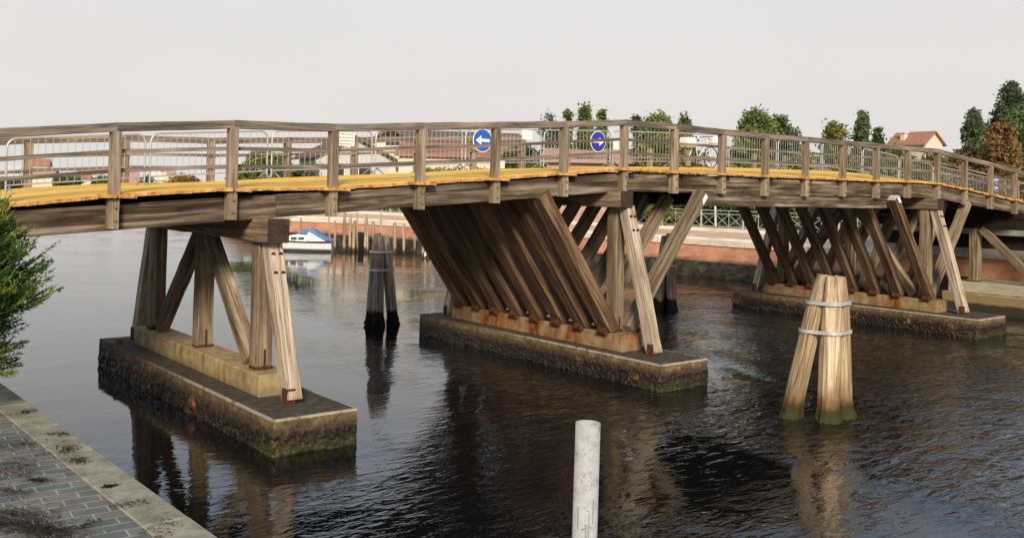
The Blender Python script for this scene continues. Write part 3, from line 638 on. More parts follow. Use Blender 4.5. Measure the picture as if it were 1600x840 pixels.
dolphin((11.0, 9.9), None, plist([(-.16, .0, -.03, .12, .19, 2.52), (.14, -.3, .05, .0, .19, 2.46), (.62, .1, .24, .1, .18, 2.40)]), M_pileg, 'grey mooring piles with black wet feet, between the nearest and middle footings', [1.95, 1.38], .18)
dolphin((22.4, 7.85), None, plist([(-.40, .0, -.1, .1, .18, 2.4), (.26, .0, .05, .0, .18, 2.5), (.0, .6, .0, .2, .18, 2.4)]), M_pileg, 'grey mooring piles behind the middle footing, half hidden by its slanting struts', [1.3], .18)

# white pole close to the camera
m = NM('white_weathered_tube', .6, .3); v = m.coord('Object', (14, 14, 14)); n1 = m.noise(v, 1, 6, .75); n2 = m.noise(m.coord('Object', (6, 6, 2.5)), 1, 4, .7, 1.5)
c = m.ramp(n1, [(.3, (.22, .21, .20)), (.45, (.41, .40, .38)), (.7, (.54, .52, .50))]); c = m.mix(m.math('MULTIPLY', m.mr(n2, .60, .68), .55), c, (.22, .20, .19)); m.col(c); m.bump(n1, .3, .004); M_tube = m.m
pt = at(916, 660, 5.6); pb = pt-Vector((.02*RIGHT.x, .02*RIGHT.y, 0))
t = empty('mooring_pole', (pb.x, pb.y, WZ), 'weathered white plastic tube pole with scribbled marks, closest to the camera', 'pole')
r_ = .073; n = 40; b = MB(); v = []; f = []
for z_ in (-1.2, pt.z-WZ):
    for k in range(n): a = 2*math.pi*k/n; v.append((r_*math.cos(a), r_*math.sin(a), z_))
for k in range(n): a = 2*math.pi*k/n; v.append(((r_-.007)*math.cos(a), (r_-.007)*math.sin(a), pt.z-WZ))
for k in range(n): a = 2*math.pi*k/n; v.append(((r_-.007)*math.cos(a), (r_-.007)*math.sin(a), pt.z-WZ-.5))
for i in range(3):
    for k in range(n): f.append((i*n+k, i*n+(k+1) % n, (i+1)*n+(k+1) % n, (i+1)*n+k))
b.add(v, f, 0, True); b.add([(q[0], q[1], q[2]) for q in v[3*n:]], [tuple(range(n))])
Mtilt = Matrix.Translation((pb.x, pb.y, WZ)) @ Matrix.Rotation(.010, 4, Vector((FWD.x, FWD.y, 0)))
b.build('tube', M_tube, t, M=Mtilt)
b = MB(); toc = math.atan2(CAM.y-pb.y, CAM.x-pb.x)      # scribbles on the side that faces the path
def scr(u0, z0, u1, z1, wd=.0016):
    nseg = 4; A = []
    for k in range(nseg+1):
        u = u0+(u1-u0)*k/nseg; z_ = z0+(z1-z0)*k/nseg; a = toc+u; A.append(Vector(((r_+.0014)*math.cos(a), (r_+.0014)*math.sin(a), pt.z-WZ+z_)))
    b.tube(A, wd, 4)
random.seed(3)
for (zc, spread, cnt) in ((-.17, .035, 7), (-.33, .06, 16), (-.46, .03, 6), (-.62, .05, 10)):
    for k in range(cnt):
        u = random.uniform(-.35, .45); z_ = zc+random.uniform(-spread, spread); scr(u, z_, u+random.uniform(-.16, .16), z_+random.uniform(-.014, .014), random.uniform(.0008, .002))
for u, z0, z1 in ((.62, -.42, -.56), (-.62, -.47, -.60), (.30, -.50, -.75), (.02, -.56, -.66), (.16, -.57, -.66)): scr(u, z0, u+.02, z1, .0018)
scr(.02, -.57, .16, -.57); scr(.02, -.66, .16, -.66); b.build('scribbles', M_ink, t, M=Mtilt)

# thin stakes before the far quay
stk = [(470, 340, 382, .09), (486, 350, 383, .10), (516, 335, 372, .07), (524, 345, 386, .11), (538, 330, 380, .13), (546, 333, 384, .11), (552, 345, 382, .17), (560, 332, 376, .08), (570, 334, 386, .12), (575, 340, 388, .10), (585, 346, 384, .14),
       (597, 332, 382, .08), (606, 358, 380, .07), (617, 348, 389, .17), (632, 350, 391, .12), (648, 366, 380, .10), (660, 372, 396, .12), (668, 376, 397, .10), (1118, 322, 360, .0)]
side_lab = ['leftmost thin stake, before the bow of the moored boat', 'dark headed stake before the boat canopy', 'thin stake just behind the boat stern', 'stake with a dark foot at the boat stern', 'thick pale stake first right of the boat', 'pale leaning stake second right of the boat', 'stout square headed stake left of the black fender', 'thin stake rising behind the black fender',
            'tall stake just left of the grey pile cluster', 'twin stake touching the tall stake by the grey pile cluster', 'short stake above the heads of the grey pile cluster', 'thin tall pole just right of the grey pile cluster', 'tiny stake before the brick quay right of the grey cluster', 'stout bollard-like stake with a rounded head', 'leaning stake with a white foot', 'short stake half lost in the quay shadow', 'short stake nearest the dark struts', 'last stake touching the dark struts']
def bank_depth(px, py):                                 # depth of a water point at a pixel
    q = at(px, py, 1)-CAM; return (WZ-CAM.z)/q.z
for (px, yt, yb, r), lb in zip(stk, side_lab):
    if r == 0: continue
    D = min(bank_depth(px, yb+7), 64); p = at(px, yb, D); q = at(px+random.uniform(-3, 3), yt, D); p0 = Vector((p.x, p.y, WZ-.5)); b = MB()
    pts = [p0.lerp(q, k/6)+Vector((random.uniform(-.02, .02), random.uniform(-.02, .02), 0)) for k in range(7)]; O = Vector((p.x, p.y, WZ)); b.tube(pts, [r*f_ for f_ in (.8, .8, .76, .76, .74, .72, .6)], 9)
    d = (q-p0).normalized(); ya = Vector((0,1,0)).cross(d).normalized(); za = d.cross(ya); MM = Matrix(((d.x, ya.x, za.x, O.x), (d.y, ya.y, za.y, O.y), (d.z, ya.z, za.z, O.z), (0,0,0,1))); inv = MM.inverted(); b.v = [inv @ v_ for v_ in b.v]
    o = b.build('mooring_stake', M_stake, None, M=MM); tag(o, 'weathered wooden '+lb, 'mooring stake', 'thin mooring stakes along the far quay')

# moored boat
def boat():
    D = 64; c = at(484, 381, D); u = Vector((RIGHT.x, RIGHT.y, 0)); f_ = Vector((_s, _c, 0)); O = Vector((c.x, c.y, WZ))
    t = empty('motor_boat', O, 'white moored motorboat with a dark rubbing strip and blue canvas cover', 'boat')
    def W_(a, b_, z): return O+u*a*.82+f_*b_+Vector((0, 0, z*.80))
    secs = [(-3.4, .02, .95), (-2.8, .55, .90), (-1.6, .95, .86), (0, 1.05, .82), (1.3, 1.0, .82), (1.95, .95, .84)]
    v = []; f = []
    for x, hw, h_ in secs:
        for y_, z_ in ((-hw, h_), (-hw*.9, .25), (-hw*.5, -.2), (hw*.5, -.2), (hw*.9, .25), (hw, h_)): v.append(W_(x, y_, z_))
    for i in range(len(secs)-1):
        for k in range(5): f.append((i*6+k, i*6+k+1, (i+1)*6+k+1, (i+1)*6+k))
        f.append((i*6+5, i*6, (i+1)*6, (i+1)*6+5))
    f.append(tuple((len(secs)-1)*6+k for k in range(6))); MB().add(v, f).build('hull', M_hull, t)
    b = MB(); b.tube([W_(x, -hw-.02, h_-.04) for x, hw, h_ in secs], .045, 6); b.tube([W_(x, -hw*.93, .10) for x, hw, h_ in secs], .05, 6); b.build('rubbing_strip', M_black, t)
    sec2 = [(-2.2, .1, .95), (-1.6, .55, 1.25), (-.6, .65, 1.45), (.3, .7, 1.5), (.9, .7, .95)]; v = []; f = []
    for x, hw, h_ in sec2:
        for y_, z_ in ((-hw, .82), (-hw*.8, h_), (hw*.8, h_), (hw, .82)): v.append(W_(x, y_, z_))
    for i in range(4):
        for k in range(3): f.append((i*4+k, i*4+k+1, (i+1)*4+k+1, (i+1)*4+k))
    f += [(0, 1, 2, 3), (19, 18, 17, 16)]; o = MB().add(v, f).build('cabin', M_hull, t)
    MB().box(0, 1, 0, 1, 0, 1).v; b = MB()
    for a0, a1 in ((-1.9, -1.55), (-1.4, -.9), (-.8, -.3)): b.add([W_(a0, -.72, .98), W_(a1, -.74, .98), W_(a1, -.68, 1.16), W_(a0+.05, -.66, 1.14)], [(0, 1, 2, 3)])
    b.build('cabin_window', M_glass, o)
    sec3 = [(-.9, .55, 1.45, 1.47), (-.6, .7, 1.45, 1.72), (-.2, .72, 1.45, 1.7), (0.05, .72, 1.35, 1.85), (.5, .75, 1.2, 1.75), (1.1, .85, 1.0, 1.3), (2.0, .93, .86, .95)]; v = []; f = []
    for x, hw, za, zb_ in sec3:
        for y_, z_ in ((-hw, za), (-hw*.6, zb_), (hw*.6, zb_), (hw, za)): v.append(W_(x, y_, z_))
    for i in range(len(sec3)-1):
        for k in range(3): f.append((i*4+k, i*4+k+1, (i+1)*4+k+1, (i+1)*4+k))
    MB().add(v, f).build('canvas_cover', M_canvas, t)
    v = [W_(-.25, -.76, 1.0), W_(.1, -.79, 1.62), W_(.7, -.88, 1.3), W_(1.5, -.98, .88), W_(.2, -.9, .86)]; MB().add(v, [(0, 4, 3, 2, 1)]).build('cover_side', M_white, t)
boat()
c = at(558, 381, 66); o = MB().tube([(0, 0, -.3), (0, 0, .1), (0, 0, 1.1), (0, 0, 1.2)], [.36, .5, .5, .42], 14).build('fender_drum', M_black, None, M=Matrix.Translation((c.x, c.y, WZ))); tag(o, 'black floating drum between stakes right of the moored boat', 'drum')
c = at(668, 392, 60); o = MB().tube([(-.3, 0, .1), (.0, 0, .35), (.5, .1, .1)], [.1, .2, .1], 10).build('buoy', M_white, None, M=Matrix.Translation((c.x, c.y, WZ))); tag(o, 'small white buoy floating next to the dark struts', 'buoy')

# ------------------------------------------------------------------ far railing, lamp mast
fr = empty('quay_railing', (38, 15, LAND), 'pale green metal railing with crossed panels along the far quay top', 'railing')
fl = resample([tuple(p) for p in offset(bank[4:18], 3.0)], 2.2); zr = LAND+.07; np_ = 0
for a, c in zip(fl, fl[1:]):
    a = Vector((*a, zr)); c = Vector((*c, zr)); d = c-a; U = Vector((0, 0, 1)); b = MB()
    b.bar(a, a+U*1.02, .05, .05); b.build('railing_post', M_railing, fr); b = MB()
    for z_ in (.08, .78, .98): b.bar(a+U*z_, c+U*z_, .03, .03)
    for s0, s1 in ((.02, .34), (.34, .66), (.66, .98)): b.bar(a+d*s0+U*.1, a+d*s1+U*.76, .018, .018); b.bar(a+d*s0+U*.76, a+d*s1+U*.1, .018, .018); b.bar(a+d*s1+U*.1, a+d*s1+U*.96, .02, .02)
    b.build('railing_panel', M_railing, fr); np_ += 1
p = at(1118, 357, 57); o = MB().tube([(0, 0, 0), (-.15, 0, 2.6), (-.2, 0, 3.6)], [.07, .05, .04], 8).build('leaning_post', M_white, None, M=Matrix.Translation((p.x, p.y, LAND+.07))); tag(o, 'thin white leaning post behind the far quay railing', 'post')

# ------------------------------------------------------------------ houses
M_cream = flat('cream_plaster', (.74, .66, .50), .85, .06, .6); M_tile = flat('terracotta_tiles', (.40, .18, .12), .85, .25, 3); M_brown = flat('brown_roof', (.16, .11, .085), .85, .25, 2); M_pinkr = flat('faded_pink_roof', (.50, .30, .24), .85, .15, 2); M_greyp = flat('pale_grey_plaster', (.62, .60, .56), .85, .06, .6); M_green = flat('green_awning', (.02, .30, .12), .7, .2, 2)
def house(name, c, rot, wx, dy, hw, hr, wall, roof, label, wins=(), chimney=None, over=.4):
    """gable faces local -Y, ridge along Y"""
    t = empty(name, c, label, 'house'); t.rotation_euler = (0, 0, rot)
    MM = t.matrix_basis
    x, y = wx/2, dy/2; b = MB()
    b.add([(-x,-y,0),(x,-y,0),(x,y,0),(-x,y,0),(-x,-y,hw),(x,-y,hw),(x,y,hw),(-x,y,hw),(0,-y,hw+hr),(0,y,hw+hr)], [(0,1,5,8,4),(1,2,6,5),(2,3,7,9,6),(3,0,4,7)])
    b.build('wall', wall, t, M=MM); k = over; s = hr/x
    b = MB()
    for sg in (-1, 1):
        e_ = [(0,-y-k,hw+hr+.05),(sg*(x+k),-y-k,hw-s*k+.05),(sg*(x+k),y+k,hw-s*k+.05),(0,y+k,hw+hr+.05)]; b.add(e_+[(a,c_,z_+.22) for a, c_, z_ in e_], [(0,1,2,3),(7,6,5,4),(0,4,5,1),(1,5,6,2),(2,6,7,3),(3,7,4,0)])
    r_o = b.build('roof', roof, t, M=MM)
    if chimney: MB().box(chimney[0]-.35, chimney[0]+.35, chimney[1]-.35, chimney[1]+.35, hw, hw+hr+chimney[2]).box(chimney[0]-.5, chimney[0]+.5, chimney[1]-.5, chimney[1]+.5, hw+hr+chimney[2], hw+hr+chimney[2]+.15).build('chimney', wall, r_o, M=MM)
    for (wx_, wz_, ww, wh, mt) in wins:
        o = MB().box(wx_-ww/2-.08, wx_+ww/2+.08, -y-.06, -y+.0, wz_-.08, wz_+wh+.08).build('window_frame', M_white, t, M=MM); MB().box(wx_-ww/2, wx_+ww/2, -y-.09, -y-.062, wz_, wz_+wh).build('pane', mt, o, M=MM)
    return t
def gpt(px, D): q = at(px, 300, D); return Vector((q.x, q.y, LAND-.02))
vang = lambda px: -YAW-math.atan((px-800)/F_PX)          # local -Y faces the camera
def zpix(px, py, D): return at(px, py, D).z-LAND
D = 105; house('gabled_house', gpt(609, D), vang(609), 6.6, 14, zpix(609, 236, D), zpix(609, 209, D)-zpix(609, 236, D), M_cream, M_brown, 'cream house with a wide brown gable seen through the railing', [(.2, 6.2, 1.5, 1.2, M_glass), (1.9, 3.0, 1.0, 1.9, M_glass), (-1.7, 3.2, .9, 1.4, M_glass)], over=1.0)
D = 100; t = house('side_house', gpt(535, D), vang(535)+.25, 7.5, 8, zpix(535, 246, D), 1.9, M_greyp, M_brown, 'lower grey and cream house left of the cream gabled house', [(1.2, 3.0, 1.2, 1.0, M_glass), (-1.5, 3.0, 1.1, 1.2, M_glass)], over=.7)
D = 98; o = MB().box(-1.1, 1.1, -.6, .4, 0, .12).build('roof_awning', M_green, None, M=Matrix.Translation(gpt(634, D)+Vector((0, 0, zpix(634, 258, D)))) @ Matrix.Rotation(vang(634), 4, 'Z') @ Matrix.Rotation(.6, 4, 'X')); tag(o, 'small green awning at the right foot of the cream gabled house', 'awning')
D = 120; house('long_house', gpt(700, D), vang(700)+math.pi/2+.1, 12, 17, zpix(700, 226, D), zpix(700, 208, D)-zpix(700, 226, D), M_greyp, M_brown, 'long white building with a brown roof behind the left-pointing sign', [])
D = 88; house('low_house', gpt(725, D), vang(725)+math.pi/2-.08, 8, 11, zpix(725, 247, D), zpix(725, 228, D)-zpix(725, 247, D), M_cream, M_tile, 'low house with a terracotta roof before the long white building', [])
D = 66; house('low_house', gpt(925, D), vang(925)+math.pi/2, 7, 6, zpix(925, 256, D), zpix(925, 238, D)-zpix(925, 256, D), M_pinkr, M_pinkr, 'low house with a faded pink roof seen under the right-pointing sign', [])
D = 135; house('red_roofed_house', gpt(1430, D), vang(1430)+.95, 4.0, 5.6, zpix(1453, 226, D), zpix(1453, 209, D)-zpix(1453, 226, D), M_cream, M_tile, 'cream house with a red tiled roof rising above the railing at right', [], chimney=(-1.3, 1.0, .0))
D = 92; house('side_house', gpt(1545, D), vang(1545)+.3, 7, 8, zpix(1545, 252, D), 1.9, M_pinkr, M_tile, 'small brick coloured house behind the autumn tree at far right', [])
# distant shore to the left
sh = mesh_obj('far_shore', [(-700, 330, -.6), (-30, 262, -.6), (1500, 1500, -.6), (-700, 1500, -.6), (-700, 332, 1.2), (-31, 264, 1.2), (1500, 1500, 1.2), (-700, 1500, 1.2)], [(0, 1, 5, 4), (1, 2, 6, 5), (4, 5, 6, 7)], M_ground); sh['kind'] = 'structure'
def far_house(px, D, wpx, hp, wall, roof, label):
    w_ = wpx/F_PX*D; q = at(px, 300, D); house('shore_house', (q.x, q.y, .8), vang(px)+math.pi/2+random.uniform(-.3, .3), 8, w_, hp, 2.2, wall, roof, label)
far_house(68, 290, 34, 4.0, M_cream, M_pinkr, 'distant long cream house on the far shore beside the leftmost railing post')
far_house(62, 330, 26, 7.5, M_greyp, M_tile, 'distant taller pink roofed house behind the long cream one')
far_house(130, 300, 16, 3.5, M_cream, M_tile, 'distant orange roofed house on the far shore left of the first big post')
far_house(205, 310, 18, 4.2, M_pinkr, M_pinkr, 'distant pinkish house on the far shore just right of the first big post')
far_house(245, 300, 22, 3.6, M_greyp, M_cream, 'distant pale roofed house just left of the rust coloured bush')
far_house(262, 330, 16, 5.8, M_cream, M_pinkr, 'distant cream house behind the rust coloured bush')
far_house(20, 330, 18, 5.0, M_greyp, M_greyp, 'distant grey house at the left photo edge on the far shore')

# ------------------------------------------------------------------ trees
def leaf_mesh(centers, size, mat, elong=1.6, updir=None):
    n = len(centers); a = RNG.normal(size=(n, 3)); 
    if updir is not None: a = a*.45+updir
    a /= np.linalg.norm(a, axis=1)[:, None]; b_ = RNG.normal(size=(n, 3)); b_ -= (b_*a).sum(1)[:, None]*a; b_ /= np.linalg.norm(b_, axis=1)[:, None]
    s = (size*RNG.uniform(.6, 1.35, n))[:, None]; c = np.asarray(centers); A = a*s*elong*.5; B = b_*s*.5
    v = np.stack([c-A, c+B*.9, c+A, c-B*.9], 1).reshape(-1, 3); return v
def leaves_obj(name, v, mat, parent, origin):
    n = len(v)//4; me = bpy.data.meshes.new(name); me.vertices.add(len(v)); me.vertices.foreach_set('co', (v-np.array(origin)).astype(np.float32).ravel()); me.loops.add(len(v)); me.loops.foreach_set('vertex_index', np.arange(len(v), dtype=np.int32))
    me.polygons.add(n); me.polygons.foreach_set('loop_start', np.arange(0, len(v), 4, dtype=np.int32)); me.polygons.foreach_set('loop_total', np.full(n, 4, dtype=np.int32)); me.materials.append(mat); me.update(calc_edges=True)
    o = bpy.data.objects.new(name, me); col.objects.link(o); fin(o, Matrix.Translation(origin), parent); return o
def crown_pts(base, H, Rr, z_lo, shape, nclump, nleaf, clr):
    cs = []
    for k in range(nclump):
        for _ in range(40):
            t_ = random.random(); 
            if shape == 'round': pr = math.sqrt(max(0, 1-(2*t_-1)**2))
            elif shape == 'cone': pr = (1-t_)**.7*(.6+.4*min(1, t_*4))+.05
            elif shape == 'column': pr = min(1, (1-t_)*2.2)**.7*(.55+.45*math.sin(min(1, t_*3)*1.57))
            elif shape == 'umbrella': pr = math.sqrt(max(0, 1-t_**1.6)); 
            elif shape == 'box': pr = 1
            a = random.uniform(0, 2*math.pi); q = math.sqrt(random.random())
            if random.random() < pr+.15: break
        rr = Rr*pr*q*random.uniform(.85, 1.15); cs.append((base[0]+rr*math.cos(a), base[1]+rr*math.sin(a), base[2]+z_lo+(H-z_lo)*t_+random.uniform(-.1, .1)))
    if shape in ('cone', 'column'): cs += [(base[0]+random.uniform(-.12, .12), base[1]+random.uniform(-.12, .12), base[2]+z_lo+(H-z_lo)*t_) for t_ in np.linspace(.3, 1, 16)]; nclump = len(cs)
    cs = np.array(cs); idx = RNG.integers(0, nclump, nclump*nleaf); off = RNG.normal(size=(len(idx), 3)); off /= np.linalg.norm(off, axis=1)[:, None]; off *= (RNG.random(len(idx))**.7)[:, None]*clr*1.15*np.where(RNG.random(len(idx)) < .14, 1.5, 1.0)[:, None]*RNG.uniform(.6, 1.3, nclump)[idx][:, None]; off[:, 2] *= .8
    return cs, cs[idx]+off
def tree(name, px, D, ytop, wpx, shape, mat, label, zlo=.25, nclump=55, nleaf=90, leaf=.28, clump=.8, group='trees behind the far quay', cat='tree', ybase=None, updir=None, base_z=None):
    q = at(px, 300, D); bz = LAND-.02 if base_z is None else base_z; base = Vector((q.x, q.y, bz)); H = at(px, ytop, D).z-bz; Rr = wpx*1.12/2/F_PX*D
    t = empty(name, base, label, cat, group); sc_ = D/60
    cs, pts = crown_pts(base, H-clump*.35, max(.2, Rr-clump*.15), H*zlo, shape, int(nclump*3.4), int(nleaf*.75), clump*.55)
    leaves_obj('crown', leaf_mesh(pts, leaf*.62*sc_, mat, updir=updir), mat, t, base)
    b = MB(); r0 = max(.09, H*.018); hz = H*(.8 if shape != 'round' else .6)
    b.tube([base, base+Vector((.05, .02, hz*.4)), base+Vector((-.04, .05, hz))], [r0, r0*.7, r0*.25], 8)
    for k in range(8):
        c = cs[random.randrange(len(cs))]; s = random.uniform(.3, .8); p0 = base+Vector((0, 0, hz*s)); b.tube([p0, p0.lerp(Vector(c), .5)+Vector((0, 0, -.1)), Vector(c)], [r0*.4, r0*.25, r0*.08], 5)
    b.build('trunk', M_trunk, t); return t
T = tree
T('poplar_tree', 1578, 62, 126, 62, 'column', L_dark, 'tallest dark green poplar at the right edge of the photo', .12, 130, 110, .24, .75)
T('conifer_tree', 1520, 70, 170, 52, 'cone', L_dark, 'pointed dark conifer left of the tallest poplar', .15, 60, 90, .24, .7)
T('autumn_tree', 1563, 56, 186, 52, 'round', L_aut, 'orange brown autumn tree in front of the tallest poplar', .15, 60, 80, .24, .8)
T('autumn_tree', 1518, 58, 228, 56, 'round', L_aut, 'low rust coloured autumn bush tree under the pointed conifer', .05, 50, 80, .24, .8)
T('bare_tree', 1546, 72, 180, 34, 'round', L_grey, 'thin half bare tree between the conifer and the tallest poplar', .3, 30, 20, .18, .8)
T('bushy_tree', 1178, 62, 170, 66, 'round', L_mid, 'big bushy green tree, left half of the pair above the level span', .2, 75, 100, .24, .85)
T('bushy_tree', 1218, 64, 178, 56, 'round', L_dark, 'darker bushy tree, right half of the pair above the level span', .2, 60, 100, .24, .8)
T('young_tree', 1305, 64, 188, 48, 'round', L_yel, 'yellow green tree just above the railing on the level span', .1, 50, 70, .22, .8)
T('conifer_tree', 1346, 66, 172, 40, 'cone', L_dark, 'dark pointed conifer right of the yellow green tree', .15, 50, 90, .22, .6)
T('conifer_tree', 1370, 68, 198, 26, 'cone', L_dark, 'smaller dark conifer left of the red roofed house', .1, 36, 80, .22, .6)
T('young_tree', 1395, 56, 224, 76, 'round', L_mid, 'low olive green tree before the red roofed house', .05, 60, 80, .22, .8)
T('young_tree', 1452, 54, 236, 70, 'round', L_yel, 'pale yellowish shrub tree under the cream gable at right', .05, 50, 60, .22, .8)
T('young_tree', 1485, 60, 240, 50, 'round', L_dark, 'dark low tree behind the railing right of the cream gable', .05, 45, 80, .22, .8)
T('young_tree', 1258, 60, 232, 64, 'round', L_mid, 'low green tree behind the railing between the bushy pair and the yellow green tree', .05, 50, 70, .22, .8)
T('young_tree', 1140, 70, 232, 36, 'round', L_grey, 'small greyish tree behind the bicycle', .1, 30, 60, .2, .7)
T('bushy_tree', 1026, 60, 172, 52, 'round', L_mid, 'bushy green tree just right of the bridge crest', .15, 65, 90, .24, .8)
T('bushy_tree', 1068, 62, 178, 26, 'column', L_mid, 'narrow green tree at the right of the group by the bridge crest', .1, 40, 80, .22, .6)
T('bushy_tree', 1045, 57, 204, 110, 'round', L_yel, 'broad low yellow green bush tree below the crest group', .05, 80, 80, .24, .8)
T('young_tree', 994, 64, 180, 24, 'column', L_dark, 'small dark tree top right behind the bridge crest post', .1, 30, 80, .2, .6)
T('poplar_tree', 912, 66, 162, 34, 'cone', L_mid, 'tallest of the slender trees left of the bridge crest', .1, 55, 80, .22, .6)
T('poplar_tree', 884, 66, 169, 26, 'cone', L_mid, 'slim tree second left of the tallest slender tree', .1, 40, 70, .2, .5)
T('poplar_tree', 938, 68, 171, 28, 'cone', L_mid, 'slim tree just right of the tallest slender tree', .1, 40, 70, .2, .5)
T('bare_tree', 853, 68, 168, 26, 'round', L_grey, 'thin grey sparsely leaved tree left of the slender trees', .2, 26, 26, .18, .7)
T('bushy_tree', 868, 70, 186, 40, 'round', L_grey, 'low greyish bushy tree at the foot of the slim trees', .1, 40, 60, .2, .7)
T('bushy_tree', 925, 76, 200, 70, 'round', L_dark, 'dark low tree mass between the slender trees', .1, 60, 70, .24, .8)
T('bushy_tree', 812, 84, 222, 90, 'round', L_dark, 'dark low tree behind the barrier right of the left-pointing sign', .05, 50, 70, .24, .9)
T('umbrella_pine', 412, 105, 236, 84, 'umbrella', L_mid, 'flat topped umbrella pine seen through the railing at left', .35, 80, 90, .22, 1.0)
T('bare_tree', 488, 90, 250, 30, 'round', L_grey, 'small twiggy bush left of the grey and cream house', .2, 22, 20, .16, .7)
T('rust_bush', 287, 230, 271, 46, 'round', L_aut, 'rust coloured bush on the far shore left of the second railing post', .0, 30, 80, .16, 2.0, 'shrubs on the far shore', 'bush', base_z=1.1)
for px, wp, yt, lb in ((12, 40, 277, 'olive shrub mass on the far shore at the left photo edge'), (106, 34, 273, 'dark shrub mass on the far shore between two distant houses'), (160, 26, 275, 'pale green shrub mass on the far shore behind the first big post'), (228, 12, 276, 'small green shrub on the far shore left of the pale house')):
    T('shore_bush', px, 270, yt, wp, 'box', L_dark if px != 160 else L_mid, lb, .0, 34, 60, .14, 2.0, 'shrubs on the far shore', 'bush', base_z=1.1)
for i, (px, D, yt, wp, mt, lb) in enumerate([(590, 82, 306, 60, L_mid, 'green hedge behind the far quay left of the yellow hedge'), (632, 80, 304, 40, L_yel, 'yellow green hedge meeting the dark struts'), (455, 96, 262, 60, L_dark, 'dark hedge in front of the umbrella pine'),
        (690, 74, 262, 90, L_mid, 'clipped green hedge behind the barriers right of the cream house'), (770, 72, 262, 80, L_dark, 'dark hedge under the left-pointing sign'), (850, 66, 260, 70, L_yel, 'sunlit yellow green hedge behind the sixth railing post'),
        (1010, 64, 320, 90, L_mid, 'green hedge behind the crossed quay railing'), (1090, 62, 300, 70, L_dark, 'dark hedge behind the leaning white post'), (1165, 60, 296, 90, L_dark, 'dark hedge behind the quay railing under the level span'), (1250, 58, 290, 90, L_mid, 'green hedge under the middle of the level span'), (1340, 54, 280, 100, L_dark, 'dark hedge behind the farthest trestle'), (1440, 56, 276, 100, L_mid, 'green hedge behind the pier post at right'), (1550, 58, 280, 110, L_dark, 'dark hedge below the autumn trees')]):
    T('hedge', px, D, yt, wp, 'box', mt, lb, .0, 60, 90, .22, .8, 'hedges behind the far quay', 'hedge')

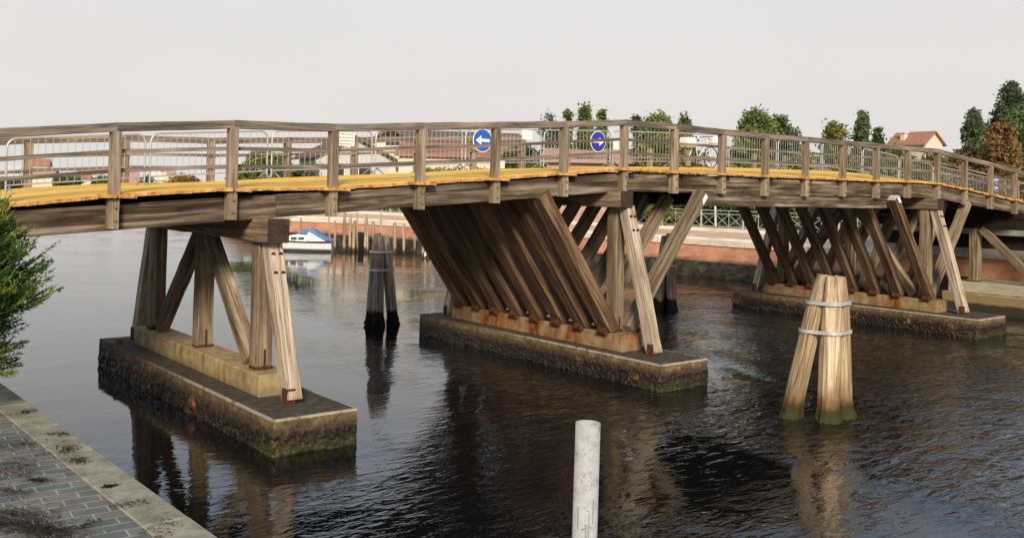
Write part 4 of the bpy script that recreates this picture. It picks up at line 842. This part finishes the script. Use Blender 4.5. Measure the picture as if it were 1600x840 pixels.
# tamarisk at the near quay
def tamarisk():
    base = Vector((-2.95, -2.5, QZ)); t = empty('tamarisk_bush', base, 'feathery green tamarisk leaning over the near quay at the left photo edge', 'bush')
    b = MB(); V = []; 
    for k in range(16):
        a = random.uniform(0, 2*math.pi); r_ = random.uniform(.3, .9); tp = base+Vector((r_*math.cos(a), r_*math.sin(a), random.uniform(1.0, 2.2))); b.tube([base, base.lerp(tp, .5)+Vector((0, 0, .15)), tp], [.05, .035, .012], 6)
    for k in range(2100):
        th = random.uniform(0, 2*math.pi); ph = random.uniform(-.75, 1.25); rr = random.uniform(.25, 1.0)**.5
        prof = 1.0+.18*math.sin(ph*5+k*.01)
        o_ = base+Vector((math.cos(th)*math.cos(ph)*1.0*rr*prof*(1 if ph > -.1 else .72)*(1 if ph < .6 else .85), math.sin(th)*math.cos(ph)*1.1*rr*prof*(1 if ph > -.1 else .8), 1.40+math.sin(ph)*1.42*rr))
        out = Vector((math.cos(th), math.sin(th), .35+.5*math.sin(ph))).normalized(); L_ = random.uniform(.25, .55); prev = o_; pts = [o_]
        for s in range(5): out = (out+Vector((random.uniform(-.15, .15), random.uniform(-.15, .15), random.uniform(-.05, .16)))).normalized(); prev = prev+out*(L_/5); pts.append(prev)
        if k % 3 == 0: b.tube(pts, [.006, .005, .005, .004, .003, .002], 3)
        P_ = np.array([p_[:] for p_ in pts]); n_ = 70; u = RNG.random(n_)*4.999; i_ = u.astype(int); fr_ = (u-i_)[:, None]; c = P_[i_]*(1-fr_)+P_[i_+1]*fr_; d_ = P_[i_+1]-P_[i_]; d_ /= np.linalg.norm(d_, axis=1)[:, None]
        a_ = d_+RNG.normal(size=(n_, 3))*.5; a_ /= np.linalg.norm(a_, axis=1)[:, None]; q = RNG.normal(size=(n_, 3)); q -= (q*a_).sum(1)[:, None]*a_; q /= np.linalg.norm(q, axis=1)[:, None]; s_ = RNG.uniform(.04, .09, n_)[:, None]
        V.append(np.stack([c, c+a_*s_*.5+q*.0075, c+a_*s_, c+a_*s_*.5-q*.0075], 1).reshape(-1, 3))
    leaves_obj('foliage', np.concatenate(V), L_tam, t, base); b.build('branches', M_trunk, t)
tamarisk()
# dead tamarisk litter on the paving
m_lit = foliage('dead_needle_litter', (.015, .009, .006), (.035, .02, .012), (.09, .055, .03), 5, .05)
C = []
for (px, py, n_, sp) in ((15, 705, 60, .16), (30, 695, 60, .12), (105, 705, 60, .07), (122, 722, 40, .05), (40, 645, 50, .12), (172, 762, 36, .04), (20, 735, 110, .14), (15, 810, 260, .18), (55, 828, 200, .12), (85, 838, 90, .10), (60, 752, 60, .04), (140, 822, 20, .05), (5, 770, 60, .08), (100, 680, 40, .06), (200, 790, 25, .1), (250, 830, 25, .1)):
    q = at(px, py, 1)-CAM; D = (QZ-CAM.z)/q.z; p = CAM+q*D; d2 = RNG.normal(size=(n_*3, 2))*sp; d2[:, 1] *= RNG.uniform(.5, 2.2); d2[:, 0] += d2[:, 1]*RNG.uniform(-.8, .8)
    C.append(np.column_stack([p.x+d2[:, 0], p.y+d2[:, 1], np.full(n_*3, QZ+.016)+RNG.random(n_*3)*.02]))
C = np.concatenate(C); C = C[C[:, 0] < QX-.03]; n = len(C); a_ = RNG.normal(size=(n, 3)); a_[:, 2] *= .15; a_ /= np.linalg.norm(a_, axis=1)[:, None]; q = np.cross(a_, [0, 0, 1]); q /= np.linalg.norm(q, axis=1)[:, None]; s_ = RNG.uniform(.02, .07, n)[:, None]
o = leaves_obj('leaf_litter', np.stack([C-a_*s_*.5, C+q*.006, C+a_*s_*.5, C-q*.006], 1).reshape(-1, 3), m_lit, None, (-2.5, -7, QZ)); tag(o, 'dark dead needles scattered on the paving and kerb', 'litter', kind='stuff')
